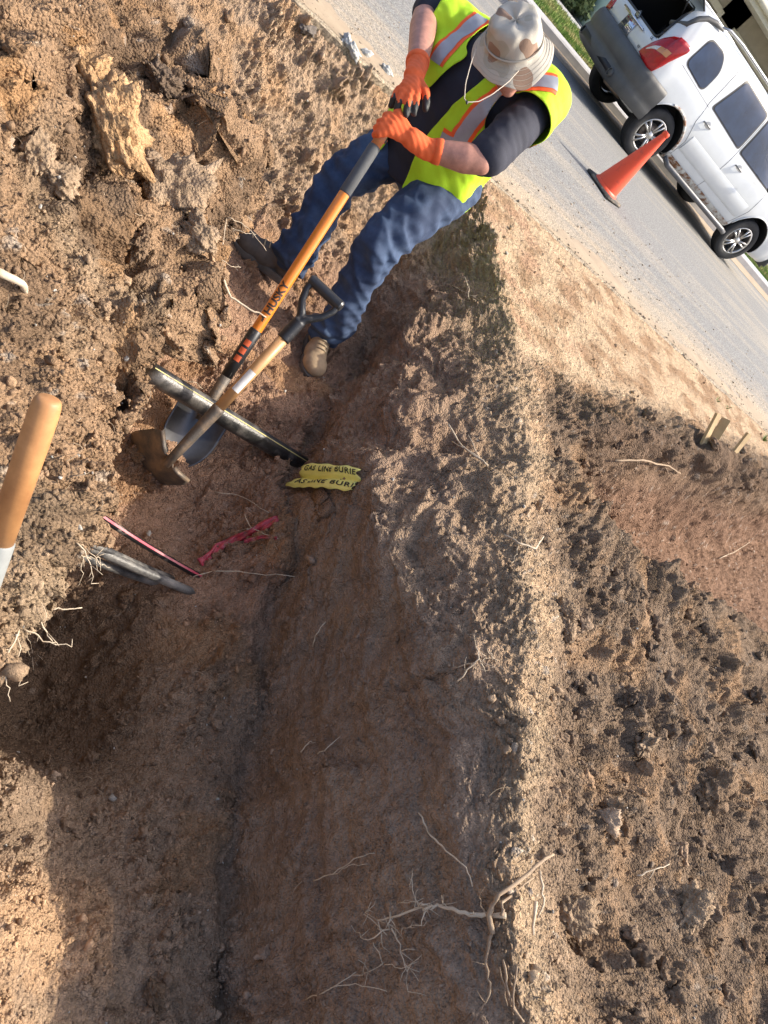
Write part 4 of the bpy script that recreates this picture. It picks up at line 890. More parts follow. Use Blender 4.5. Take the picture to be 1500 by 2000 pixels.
def d_shovel():
    a, b = atd(585, 628, 2.36), atz(333, 898, -.66)
    t_ = thing('short_shovel', tuple(b), 'wooden shovel with a black D handle and worn steel blade resting in the hole', 'shovel')
    ax = b-a; t = ax.normalized(); q = lambda s: a+ax*s
    hint = atd(640, 590, 2.36)-atd(600, 555, 2.36); tt, w_, n = frame_of(a, b, hint)
    G().tube([q(.06), q(.64)], [.0185, .0185], 20).obj('shaft', woodm, t_)
    nrm = (Vector(EYEP)-q(.4)); nrm = (nrm-t*nrm.dot(t)).normalized(); yd = nrm.cross(-t); P = []
    for s in np.linspace(.36, .50, 8):
        for an in np.linspace(-.75, .75, 8): P.append(q(s)+nrm*.0191*math.cos(an)+yd*.0191*math.sin(an))
    G().grid(P, 8, 8).obj('paper_label', mat('white_label', (.62, .62, .60), .6, var=.1, vscale=40), t_)
    G().tube([q(.62), q(.64), q(.9), q(1.04)], [.0215, .0215, .017, .014], 18).obj('socket', steelm, t_)
    h = G(); h.tube([q(.13), q(.0)], [.0225, .0215], 18)
    for s in (-1, 1):
        h.tube([q(.015), q(-.03)+w_*s*.010, q(-.095)+w_*s*.042, q(-.155)+w_*s*.056, q(-.205)+w_*s*.056], [.016, .015, .012, .011, .012], 12)
    o = h.obj('yoke', rubberm, t_); m = o.modifiers.new('r', 'REMESH'); m.mode = 'VOXEL'; m.voxel_size = .0035; m.use_smooth_shade = True; bake(o)
    g = G(); c = q(-.205); g.tube([c-w_*.068, c-w_*.062, c+w_*.062, c+w_*.068], [.014, .0185, .0185, .014], 20); autosmooth(g.obj('grip', mat('grip_black', (.03, .03, .031), .32, var=.15, vscale=90), t_))
    e_ = atz(200, 912, -1.0); tb = (e_-q(1.0)).normalized(); w2 = (w_-tb*w_.dot(tb)).normalized(); n2_ = tb.cross(w2); n2_ = -n2_ if n2_.z < 0 else n2_
    blade('blade', q(1.0), tb, w2, n2_, .105, .26, t_, .034)
d_shovel()

def near_handle():
    a, b = atd(96, 778, .86), atd(-52, 1205, .97)
    ax = b-a; t = ax.normalized(); end = a+t*1.15
    t_ = thing('tool_handle', tuple(end), 'rounded wooden tool handle end with a grey sleeve right in front of the camera', 'tool handle')
    pts = [a-t*.001, a+t*.0005, a+t*.003, a+t*.008, a+t*.02, a+t*.06, a+t*.205]
    wm = mat('varnished_wood', (.50, .25, .095), .55, col2=(.33, .15, .055), contrast=(.42, .68), vscale=16, bump=.0004, bscale=50, coat=.12, stretch=(1, 1, 1))
    G().tube(pts, [.0105, .0135, .0152, .0163, .0172, .0176, .0170], 32).obj('handle_end', wm, t_)
    G().tube([a+t*.203, a+t*.206, a+t*.42, a+t*.422], [.0165, .0188, .0188, .0165], 28).obj('sleeve', mat('grey_sleeve', (.22, .23, .22), .6, var=.06, vscale=40), t_)
    G().tube([a+t*.42, a+t*1.0], [.0165, .0165], 20).obj('shaft', wm, t_)
    G().tube([a+t*.98, a+t*1.15], [.021, .019], 16).obj('socket', steelm, t_)
    tt, w_, n = frame_of(a, end, Vector((1, -1, 0))); blade('blade', end, tt, w_, n, .10, .26, t_)
near_handle()

# ================================================================ PIPES, CABLES, TAPES
def on_pipe_strip(a, b, r, ang, half, m, name, parent, ref):
    t = (b-a).normalized(); u = (ref-t*ref.dot(t)).normalized(); v = t.cross(u); P = []
    for s in np.linspace(0, 1, 30):
        for k in (-1, 0, 1):
            an = ang+half*k; P.append(a+(b-a)*s+(u*math.cos(an)+v*math.sin(an))*(r+.0007))
    return G().grid(P, 30, 3).obj(name, m, parent)
UP = Vector((0, 0, 1))
gasm = mat('black_pe', (.016, .016, .016), .36, col2=(.17, .155, .135), vscale=8, contrast=(.46, .66), bump=.0015, bscale=120, spec=.6)
yel = mat('yellow_stripe', (.55, .47, .16), .5, col2=(.34, .28, .18), vscale=22, contrast=(.5, .65))
def gas_pipe():
    a = atz(318, 742, -.53); b, _ = hit(574, 897); d = (b-a).normalized(); b = b+d*.10; a = a-d*.06
    t_ = thing('gas_pipe', tuple(a), 'thick black plastic pipe with thin yellow stripes crossing the hole under the shovels', 'pipe')
    g = G().tube([a+(b-a)*s for s in np.linspace(0, 1, 20)], .034, 28); p = g.obj('pipe', gasm, t_)
    for an, h in ((.30, .05), (-1.15, .045)): on_pipe_strip(a, b, .034, an, h, yel, 'stripe', p, UP)
gas_pipe()
def cable():
    a = atz(196, 1004, -.66); b, _ = hit(383, 1121); d = (b-a).normalized(); b = b+d*.03; a = a-d*.12
    t_ = thing('power_cable', tuple(a), 'thin black cable with a bright red stripe sloping into the dark soil', 'cable')
    p = G().tube([a+(b-a)*s+Vector((0, 0, -.012*math.sin(s*3.14))) for s in np.linspace(0, 1, 12)], .0105, 14).obj('sheath', mat('cable_black', (.012, .012, .013), .4, col2=(.30, .26, .22), vscale=18, contrast=(.55, .68)), t_)
    t = (b-a).normalized(); u = (UP-t*UP.dot(t)).normalized(); v = t.cross(u); P = []
    for s in np.linspace(0, 1, 24):
        c = a+(b-a)*s+Vector((0, 0, -.012*math.sin(s*3.14)))
        for an in (.1, .4, .75): P.append(c+(u*math.cos(an)+v*math.sin(an))*.0113)
    G().grid(P, 24, 3).obj('stripe', mat('cable_red', (.48, .05, .085), .5, col2=(.50, .27, .26), vscale=9, contrast=(.45, .7)), p)
cable()
condm = mat('conduit', (.045, .045, .046), .42, col2=(.24, .225, .20), vscale=9, contrast=(.42, .66), bump=.002, bscale=90)
def conduit(p0, p1, z0, r, label, ext=.03, pts=None):
    a = atz(*p0, z0)
    b, _ = hit(*p1); d = (b-a).normalized(); b = b+d*ext; a = a-d*.15
    o = G().tube([a+(b-a)*s+Vector((0, 0, -.01*math.sin(s*3.14))) for s in np.linspace(0, 1, 16)], r, 18).obj('conduit', condm, None); setp(o, label, 'conduit', 'grey conduits at the near end of the hole')
conduit((150, 1052), (366, 1152), -.70, .0145, 'upper grey dusty conduit running down into the dark hole')
conduit((140, 1074), (300, 1136), -.73, .0130, 'lower grey conduit ending shorter beside its twin under the pile edge')
conduit((165, 1050), (330, 1128), -.675, .0115, 'thinnest grey conduit, topmost of the three beside the striped cable', .02)
def ribbon(name, pts, wid, m, label, cat, up=.012, seed=3, nu=7):
    r = random.Random(seed); C_ = []; dense_ = []
    for i in range(len(pts)-1):
        for s in np.linspace(0, 1, 9)[:-1]: dense_.append((pts[i][0]*(1-s)+pts[i+1][0]*s, pts[i][1]*(1-s)+pts[i+1][1]*s))
    dense_.append(pts[-1]); P = []
    H = [hit(*p, up=up) for p in dense_]
    cs = [h[0] for h in H]
    cs = [sum((cs[min(max(i+k, 0), len(cs)-1)] for k in range(-3, 4)), Vector())/7 for i in range(len(cs))]
    for i, c in enumerate(cs):
        t = (cs[min(i+1, len(cs)-1)]-cs[max(i-1, 0)]).normalized(); n = (Vector(EYEP)-c).normalized(); tw = .7*math.sin(i*.35+seed); w_ = (t.cross(n)*math.cos(tw)+n*math.sin(tw)).normalized()
        for k in range(nu):
            u = -1+2*k/(nu-1); P.append(c+w_*u*wid/2+n*(.006*math.sin(u*5+i*.6)+.004*math.sin(i*1.7)))
    o = G().grid(P, len(cs), nu).obj(name, m, None); solidify(o, .0004); setp(o, label, cat); return o
ribbon('red_tape', [(386, 1106), (420, 1078), (455, 1058), (500, 1040), (550, 1012)], .030, mat('red_plastic', (.42, .05, .07), .35, col2=(.28, .14, .11), vscale=20, contrast=(.48, .6)), 'crumpled red buried warning ribbon half covered by soil', 'warning ribbon')
ribbon('red_tape_scrap', [(470, 1062), (505, 1050), (545, 1052)], .014, mat('red_plastic2', (.40, .05, .07), .35, col2=(.28, .14, .11), vscale=30, contrast=(.45, .6)), 'small torn scrap of red ribbon just below the longer red ribbon', 'warning ribbon', seed=5)
def yellow_tape():
    TL, TR, BR, BL = [hit(*p)[0] for p in ((606, 912), (706, 920), (694, 964), (574, 956))]
    n = ((TR-BL).cross(TL-BR)).normalized(); n = -n if n.dot(Vector(EYEP)-TL) < 0 else n
    def S(u, v, off=0):
        p = (TL*(1-u)+TR*u)*(1-v)+(BL*(1-u)+BR*u)*v
        h = .016+.010*math.sin(u*3.14)+.003*math.sin(u*9+v*3)+.0016*math.sin(u*17+v*9)+.001*math.sin(v*23+u*5)-.014*math.exp(-((v-.50-.04*math.sin(u*5))/.07)**2)*(1-.4*u)+.006*math.sin(v*9)
        return p+n*(h+off)
    nu, nv = 150, 84; P = []
    for j in range(nv):
        for i in range(nu):
            u = i/(nu-1); v = j/(nv-1)
            if i == 0: u -= .05*abs(math.sin(v*11))+.05*(v > .85)
            if i == nu-1: u += .04*math.sin(v*19)+.03*math.sin(v*7)
            if j == 0: v -= .03*math.sin(i*.12)
            if j == nv-1: v += .05*math.sin(u*3.1)+.02*math.sin(i*.2)
            P.append(S(u, v))
    o = G().grid(P, nv, nu).obj('yellow_tape', mat('yellow_plastic', (.86, .84, .24), .42, col2=(.72, .68, .22), vscale=25, contrast=(.5, .8), spec=.6), None); solidify(o, .0004)
    setp(o, 'crumpled yellow plastic warning tape with black letters on the trench floor', 'warning tape')
    ink = mat('tape_ink', (.02, .02, .015), .6)
    def line(body, u0, u1, v0, sz):
        cu = bpy.data.curves.new('t', 'FONT'); cu.body = body; cu.size = 1; cu.align_x = 'CENTER'; cu.align_y = 'CENTER'; cu.offset = .018; cu.space_character = 1.12; cu.space_word = 1.4; cu.resolution_u = 3
        q = bpy.data.objects.new('t', cu); SC.collection.objects.link(q); bpy.context.view_layer.update()
        me = bpy.data.meshes.new_from_object(q.evaluated_get(bpy.context.evaluated_depsgraph_get())); bpy.data.objects.remove(q)
        bm = bmesh.new(); bm.from_mesh(me); bmesh.ops.triangulate(bm, faces=bm.faces); bmesh.ops.subdivide_edges(bm, edges=[e for e in bm.edges if e.calc_length() > .15], cuts=3, use_grid_fill=True); bmesh.ops.triangulate(bm, faces=bm.faces)
        xs = [v.co.x for v in bm.verts]; a, b = min(xs), max(xs)
        V = [S(u0+(u1-u0)*(v.co.x-a)/(b-a), v0-v.co.y*sz, .0022) for v in bm.verts]; bm.verts.index_update(); F = [tuple(v.index for v in f.verts) for f in bm.faces]; bm.free()
        mesh('lettering', V, F, ink, o, False)
    line('AS LINE BURI', .06, .99, .79, .30); line('GAS LINE BURIE', .06, .99, .24, .28)
yellow_tape()

# ================================================================ STAKES
stk = mat('stake_wood', (.52, .38, .20), .8, col2=(.40, .28, .14), vscale=12, bump=.001, bscale=60)
for i, (px, py, tx, ty, wd, tw, lb) in enumerate([(1366, 880, 1403, 808, .042, .5, 'thin pale wooden stake, farther left of the leaning pair behind the dirt ridge'), (1376, 888, 1419, 818, .056, -.5, 'broad wooden stake leaning away from its thin neighbour behind the dirt ridge'), (1413, 912, 1463, 847, .042, .4, 'single wooden stake standing apart from the pair, nearest the frame edge')]):
    p = atz(px, py, -.03); dp = (p-Vector(EYEP)).dot(Vector(cF)); q = atd(tx, ty, dp*.985); ax = (q-p).normalized(); L_ = (q-p).length+.12
    u_ = (Vector(cX)-ax*ax.dot(Vector(cX))).normalized(); v_ = ax.cross(u_); rot = Matrix((u_*math.cos(tw)+v_*math.sin(tw), v_*math.cos(tw)-u_*math.sin(tw), ax)).transposed()
    g = G().box(q-ax*L_/2, (wd, .020, L_), rot, bev=.0015); setp(g.obj('wooden_stake', stk, None, False), lb, 'stake', 'survey stakes behind the ridge')

# ================================================================ BIG CLODS
def clod_mat(i, c): return mat('clod_soil_%s' % i, c, .97, var=.3, vscale=18, bump=.006, bscale=70, spec=.15, bump2=(.004, 150))
cm = {'ochre': clod_mat('ochre', (.40, .25, .13)), 'tan': clod_mat('tan', (.30, .215, .14)), 'dark': clod_mat('dark', (.14, .10, .07)), 'brown': clod_mat('brown', (.20, .135, .085))}
CL = [(214, 250, .105, 'ochre', 'largest orange clay block in the upper part of the dirt pile'), (165, 140, .06, 'ochre', 'wedge of orange clay above the largest orange block'), (318, 165, .06, 'dark', 'dark brown clod near the top right of the dirt pile'), (330, 385, .105, 'tan', 'big rough tan lump below the dark clods on the pile'), (118, 355, .055, 'tan', 'small boxy tan clod left of the big rough lump'), (395, 465, .05, 'tan', 'pale fibrous clod at the pile edge just left of the boot'), (60, 300, .05, 'tan', 'low tan clod at the far left rim of the pile'), (265, 470, .05, 'brown', 'brown clod under the big rough lump on the pile'),
 (1110, 1785, .060, 'tan', 'flat sided pale clod lying on the crest by the cut roots'), (1135, 1865, .055, 'brown', 'rounded brown clod just below the flat sided crest clod'), (1395, 1540, .085, 'brown', 'largest brown clod on the loose spoil, lower right'), (1345, 1780, .075, 'tan', 'long tan clod by the frame edge low on the spoil'), (1235, 1362, .055, 'dark', 'dark wet clod beside the pale crest, upper of the spoil clods'), (1098, 1190, .045, 'tan', 'smooth round clod half sunk in the crest'), (1110, 1235, .04, 'tan', 'second round clod touching the smooth crest clod'), (1470, 1360, .06, 'dark', 'dark clod at the frame edge under the second trench'), (1255, 1455, .055, 'tan', 'tan clod between the dark wet clod and the largest spoil clod'), (1300, 1900, .06, 'brown', 'brown clod at the bottom of the spoil, nearest the camera'), (1190, 1580, .045, 'tan', 'pale clod where crest and spoil meet'), (1420, 1690, .06, 'dark', 'dark clod in the lower spoil above the long tan clod'), (1270, 1275, .045, 'dark', 'small dark clod at the top of the clod field'), (300, 1945, .035, 'brown', 'brown clod on the trench floor near the bottom of the frame'), (262, 885, .04, 'brown', 'clod of wet soil sitting on the worn shovel blade'), (290, 905, .028, 'ochre', 'small orange crumb of soil caught in the worn shovel blade')]
for i, (px, py, s, c, lb) in enumerate(CL):
    if not c: continue
    p, n = hit(px, py); V, F = rockmesh(p+n*s*.05, (s, s*.78, s*.62), 300+i, 5, .30); setp(mesh('soil_clod', V, F, cm[c]), lb, 'clod', 'large clods on the dug soil')

# ================================================================ ROOTS AND TWIGS
rootm = mat('root_pale', (.58, .49, .36), .85, col2=(.40, .31, .21), vscale=30, bump=.0008, bscale=150)
rootd = mat('root_brown', (.24, .165, .105), .85, col2=(.34, .25, .16), vscale=30, bump=.001, bscale=120)
def wob(P, amp, seed):
    r = random.Random(seed); out = []
    for i in range(len(P)-1):
        for s in (0, .25, .5, .75):
            out.append(P[i]*(1-s)+P[i+1]*s+Vector((r.uniform(-1, 1), r.uniform(-1, 1), r.uniform(-1, 1)))*amp*(0 if i == 0 and s == 0 else 1))
    out.append(P[-1]); return out
def root(label, chains, m=rootm, up=.006, depth=None, amp=.003, seed=1, cat='root', hairs=0):
    """chains: lists of photo points with radii in mm; each chain lies on the soil, or at one depth"""
    g = G(); r = random.Random(seed)
    for ci, (pts, r0, r1) in enumerate(chains):
        if depth: P = [atd(p[0], p[1], depth*(p[2] if len(p) > 2 else 1)) for p in pts]
        else: P = [hit(p[0], p[1], up=up+(p[2] if len(p) > 2 else 0))[0] for p in pts]
        Q = wob(P, amp, seed*31+ci); n = len(Q); rad = [(r0+(r1-r0)*k/(n-1))/1000*r.uniform(.85, 1.15) for k in range(n)]; g.tube(Q, rad, 7)
        for h in range(hairs):
            k = r.randrange(n//4, n); b = Q[k]; d = Vector((r.uniform(-1, 1), r.uniform(-1, 1), r.uniform(-.3, 1)))*.035
            g.tube([b, b+d*.5+Vector((r.uniform(-1, 1), r.uniform(-1, 1), r.uniform(-1, 1)))*.006, b+d], [.0009, .0007, .0004], 5)
    o = g.obj('root', m, None); return setp(o, label, cat)
root('pale branching root with a fan of rootlets over the lower trench wall', [([(985, 1790), (955, 1800, .01), (910, 1803, .02), (865, 1800, .03), (840, 1785, .035)], 5.5, 2.5), ([(865, 1800, .03), (840, 1770, .035), (815, 1752, .03), (800, 1760, .02)], 2.2, .8), ([(855, 1798, .03), (835, 1750, .04), (815, 1735, .04), (800, 1722, .03)], 1.6, .6), ([(848, 1790, .03), (800, 1790, .03), (770, 1800, .03), (752, 1840, .03), (745, 1850, .02)], 2.6, .8), ([(790, 1790, .03), (765, 1830, .03), (735, 1850, .03), (705, 1815, .02)], 2.2, .7), ([(850, 1800, .03), (835, 1830, .03), (810, 1825, .02)], 1.5, .5), ([(785, 1815, .03), (790, 1860, .03), (800, 1910, .02)], 2, .6), ([(760, 1830, .02), (730, 1790, .02), (728, 1775, .01)], 1.3, .5), ([(742, 1850, .02), (760, 1880, .02), (720, 1905, .01), (700, 1912, .01)], 1.3, .5), ([(765, 1890, .01), (800, 1900, .01), (805, 1935, .01)], 1, .5)], up=.01, seed=2, hairs=5)
root('thick forked grey root standing up from the crest, joined to no clod', [([(960, 1832), (970, 1780, .02), (980, 1720, .03), (1010, 1690, .03), (1060, 1655, .02)], 6.5, 3.2), ([(968, 1785, .02), (990, 1755, .02), (1020, 1730, .02)], 4, 2), ([(960, 1830), (962, 1880, .01), (950, 1935, .01), (940, 1985, .0)], 4, 1.2), ([(966, 1790, .012), (958, 1760, .02), (953, 1735, .02)], 1.8, .8)], rootd, up=.012, seed=3, hairs=2)
root('long curved twig hanging on the shaded wall above the root fan', [([(818, 1600, .01), (850, 1612, .02), (880, 1650, .02), (908, 1690, .015), (920, 1730, .0)], 2.2, 1.4)], up=.012, seed=4, cat='twig')
root('pale bent rootlet lying across the middle of the crest', [([(985, 1055, .01), (1005, 1062, .02), (1030, 1070, .02), (1055, 1058, .01)], 3, 2.2), ([(1010, 1065, .01), (1000, 1100, .0)], 1, .5), ([(1020, 1040, .0), (1030, 1070, .01), (1015, 1090, .01)], 1, .5)], up=.01, seed=5, hairs=3)
root('pair of dry sticks fanning from the crest near the top of the wall', [([(862, 842, .03), (905, 875, .02), (950, 912, .0)], 3, 4), ([(885, 875, .02), (925, 900, .01), (955, 915, .0)], 2, 3), ([(915, 862, .02), (945, 905, .0)], 1.5, 2)], rootm, up=.012, seed=6, cat='stick')
root('grey root lying along the far wall of the second trench', [([(1195, 893, .01), (1250, 897, .01), (1300, 905, .01), (1325, 922, .0)], 6, 4.5), ([(1255, 897), (1248, 920)], 2, 1), ([(1298, 905), (1305, 925), (1320, 915)], 2, 1)], rootd, up=.015, seed=7, hairs=3)
root('single pale curved root sprouting in the second trench by the frame edge', [([(1403, 1093, .0), (1430, 1072, .03), (1455, 1050, .05), (1467, 1032, .06)], 3.2, 1.5)], up=.01, seed=8)
root('tangled small rootlets at the middle of the shaded wall', [([(890, 1335, .0), (915, 1310, .015), (935, 1285, .02), (930, 1270, .01)], 2.4, 1.6), ([(935, 1285, .02), (940, 1320, .01)], 1.8, .8), ([(925, 1300, .01), (890, 1305, .0)], 1.5, .7), ([(945, 1280, .01), (965, 1290, .0)], 1.2, .6)], up=.01, seed=9, hairs=4)
root('thin bent rootlet on the red floor below the yellow tape', [([(375, 1128, .005), (430, 1120, .01), (500, 1115, .012), (578, 1128, .004)], 1.8, 1.2)], up=.006, seed=10)
root('forked twig lying over the red ribbon end', [([(482, 1000, .015), (495, 1035, .01), (540, 1052, .006)], 1.8, 1.3), ([(495, 1035, .01), (450, 1038, .004)], 1.2, .8), ([(420, 965, .004), (470, 970, .012), (530, 1003, .004)], 1.4, 1)], up=.008, seed=11, cat='twig')
root('short white rootlet on the wall beside the dark hollow', [([(613, 1262, .0), (622, 1238, .01), (638, 1212, .01)], 2.2, 1.4)], up=.008, seed=12)
root('curved white rootlet low on the trench floor edge, left of its twin', [([(590, 1472, .0), (605, 1460, .01), (622, 1455, .004)], 2, 1)], up=.006, seed=13)
root('curved white rootlet low on the trench floor edge, right of its twin', [([(622, 1475, 0), (645, 1462, .01), (668, 1443, .004)], 2, 1)], up=.006, seed=43)
root('small root tuft at the upper end of the trench wall', [([(910, 545, .0), (912, 570, .02), (922, 590, .01)], 2.2, 1.5), ([(880, 560), (905, 575, .01), (935, 590, .0)], 1.2, .8)], up=.012, seed=14, hairs=4)
root('faint thin root on the lower shaded wall, left of the root fan', [([(612, 1722, .0), (660, 1715, .01), (700, 1680, .01), (735, 1668, .0)], 1.6, 1), ([(660, 1715, .01), (690, 1702, .01), (720, 1690)], 1, .7)], up=.007, seed=15)
root('faint forked root near the bottom of the frame, below the root fan', [([(600, 1955), (650, 1920, .01), (700, 1895, .0)], 1.6, 1), ([(650, 1920, .01), (700, 1925, .01), (760, 1935)], 1.2, .8)], up=.007, seed=35)
root('bundle of broken dry stems lying at the foot of the crest', [([(985, 1885, .01), (1000, 1935, .01), (1018, 1990, .0)], 2.6, 2.2), ([(1000, 1880, .01), (1008, 1940, .015), (1030, 1998, .0)], 2.2, 2), ([(975, 1890, .0), (995, 1960, .0)], 1.6, 1.3)], rootd, up=.01, seed=16, cat='stick')
root('splintered upright stem between the forked root and the flat clod', [([(1035, 1700, .02), (1040, 1760, .015), (1045, 1800, .0)], 3, 2.4), ([(1030, 1770, .01), (1032, 1830, .0)], 5, 3)], rootm, up=.012, seed=17, cat='stick')
root('white twig crossing the clods at the right of the crest', [([(1240, 1712, .0), (1270, 1700, .015), (1300, 1690, .01)], 2.4, 1.4), ([(1268, 1700, .01), (1262, 1718)], 1.5, 1)], up=.01, seed=18, cat='twig')
root('weathered stick poking out of the pile at the left frame edge', [([(-20, 520, .01), (20, 545, .012), (48, 572, .0)], 7, 5)], rootm, up=.01, seed=19, cat='stick', amp=.001)
# rootlets hanging from the pile edge over the hole
def hang(label, chains, seed, hairs=3):
    g = G(); r = random.Random(seed)
    for ci, (pts, r0, r1) in enumerate(chains):
        base, n = hit(*pts[0]); d = (base-Vector(EYEP)).dot(Vector(cF)); P = [base] if ci == 0 else [b0_, base-n*.004]
        if ci == 0: b0_ = base-n*.006
        for k, p in enumerate(pts[1:]): P.append(atd(p[0], p[1], d*(1+.012*(k+1))))
        Q = wob(P, .003, seed*7+ci); n_ = len(Q); g.tube(Q, [(r0+(r1-r0)*k/(n_-1))/1000 for k in range(n_)], 6)
        for h in range(hairs):
            k = r.randrange(2, n_); dd = Vector((r.uniform(-.4, 1), r.uniform(-1, 1), r.uniform(-1, .4)))*.022; g.tube([Q[k], Q[k]+dd*.6, Q[k]+dd], [.0007, .0006, .0004], 5)
    return setp(g.obj('root', rootm, None), label, 'root')
hang('spray of fine roots hanging at the lowest tip of the pile edge', [([(45, 1228), (85, 1250), (140, 1264)], 1.6, .5), ([(60, 1240), (62, 1290), (75, 1350)], 1.5, .4), ([(62, 1285), (85, 1310), (108, 1340)], 1, .3), ([(40, 1235), (38, 1300), (36, 1340)], 1.4, .5), ([(8, 1290), (15, 1340), (20, 1370)], 1.6, .5), ([(62, 1260), (90, 1300), (110, 1295)], 1, .3)], 21, 3)
hang('straight little white root poking sideways below the grey conduits', [([(98, 1187), (130, 1190), (160, 1187)], 1.6, 1)], 22, 1)
hang('short root curling down from the pile edge between the conduits and the lowest tip', [([(80, 1215), (100, 1250), (115, 1262)], 1.3, .5)], 32, 1)
hang('root tassel dangling beside the ends of the grey conduits', [([(150, 1060), (175, 1095), (178, 1140)], 1.4, .4), ([(160, 1065), (190, 1100), (215, 1108)], 1.4, .4), ([(155, 1080), (175, 1090), (195, 1090)], 1, .6), ([(165, 1085), (160, 1120), (150, 1145)], 1, .3)], 23, 4)
hang('root threads curling over the left end of the yellow striped pipe', [([(318, 745), (345, 742), (385, 748), (400, 765)], 2, 1), ([(322, 730), (360, 745), (380, 770)], 1.4, .6), ([(300, 742), (320, 765), (340, 768)], 1.2, .5)], 24, 3)
hang('thin roots reaching from the pile edge over the far boot', [([(445, 425), (470, 435), (495, 455), (520, 490)], 1.5, .8), ([(440, 440), (480, 455), (500, 458)], 1.2, .6), ([(430, 505), (450, 520), (470, 522)], 1.6, .8), ([(450, 515), (465, 530), (472, 540)], 1, .4)], 25, 2)
hang('long brown root looping down the pit wall below the far boot', [([(434, 540), (450, 580), (490, 605), (520, 620)], 4, 2.2)], 26, 2)
def sprig(px, py, label, n=14, s=.06):
    p, _ = hit(px, py); r = random.Random(int(px)); g = G()
    for k in range(n):
        a = r.uniform(0, 6.28); l = s*r.uniform(.5, 1.2); d = Vector((math.cos(a)*.6, math.sin(a)*.6, r.uniform(.4, 1))); q = p+Vector((math.cos(a), math.sin(a), 0))*.01; sd = d.cross(UP).normalized()*.0025
        g.add([q-sd, q+sd, q+d*l*.6+sd*.8, q+d*l, q+d*l*.6-sd*.8], [(0, 1, 2, 3, 4)])
    setp(g.obj('grass_tuft', mat('tuft_green', (.10, .16, .03), .7), None, False), label, 'grass tuft', 'weeds along the road edge')
sprig(1400, 783, 'small green weed tuft at the sandy road edge, left one', 12, .05); sprig(1418, 797, 'low green weed just right of the first tuft at the road edge', 10, .045); sprig(1490, 860, 'larger green weed at the road edge beside the frame border', 26, .08); sprig(1352, 668+60, 'tiny green sprout on the sandy verge nearest the worker', 6, .03)
#@@WORKER
# ================================================================ THE WORKER
def capsule(g, a, b, ra, rb, n=20):
    a = Vector(a); b = Vector(b); t = (b-a); L = t.length; t = t.normalized() if L > 1e-6 else UP
    P = []; Rr = []
    for k in range(6): an = math.pi/2*(1-k/5); P.append(a-t*ra*math.sin(an)); Rr.append(max(ra*math.cos(an), ra*.02))
    for s in (.33, .66): P.append(a+(b-a)*s); Rr.append(ra+(rb-ra)*s)
    for k in range(6): an = math.pi/2*k/5; P.append(b+t*rb*math.sin(an)); Rr.append(max(rb*math.cos(an), rb*.02))
    g.tube(P, Rr, n)
def chain(g, pts, rad):
    for i in range(len(pts)-1): capsule(g, pts[i], pts[i+1], rad[i], rad[i+1])
def ellipsoid(g, c, ax, n=16):
    """ax: three scaled axis vectors"""
    c = Vector(c); P = []; m = 12
    for i in range(m+1):
        ph = math.pi*i/m
        for k in range(n):
            th = 2*math.pi*k/n; s = max(math.sin(ph), .01); P.append(c+ax[0]*s*math.cos(th)+ax[1]*s*math.sin(th)+ax[2]*math.cos(ph))
    F = [(i*n+k, i*n+(k+1) % n, (i+1)*n+(k+1) % n, (i+1)*n+k) for i in range(m) for k in range(n)]; F += [tuple(range(n))[::-1], tuple(m*n+k for k in range(n))]
    g.add(P, F)
def blob(g, name, mats, parent, voxel=.008, smooth=6, fold=None):
    o = g.obj(name, mats, parent); bm = bmesh.new(); bm.from_mesh(o.data); bmesh.ops.recalc_face_normals(bm, faces=bm.faces); bm.to_mesh(o.data); bm.free()
    m = o.modifiers.new('r', 'REMESH'); m.mode = 'VOXEL'; m.voxel_size = voxel; m.use_smooth_shade = True
    if smooth: s = o.modifiers.new('s', 'SMOOTH'); s.iterations = smooth; s.factor = .5
    bake(o); me = o.data; n = len(me.vertices); co = np.empty(n*3, np.float32); me.vertices.foreach_get('co', co); co = co.reshape(-1, 3).astype(float)
    nr = np.empty(n*3, np.float32); me.vertices.foreach_get('normal', nr); nr = nr.reshape(-1, 3); org = np.array(origin_of(parent))
    if fold is not None:
        co = co+nr*fold(co+org)[:, None]; me.vertices.foreach_set('co', co.astype(np.float32).ravel()); me.update()
    me.polygons.foreach_set('use_smooth', np.ones(len(me.polygons), dtype=bool))
    if not me.materials:
        for m_ in (mats if isinstance(mats, (list, tuple)) else [mats]): me.materials.append(m_)
    return o
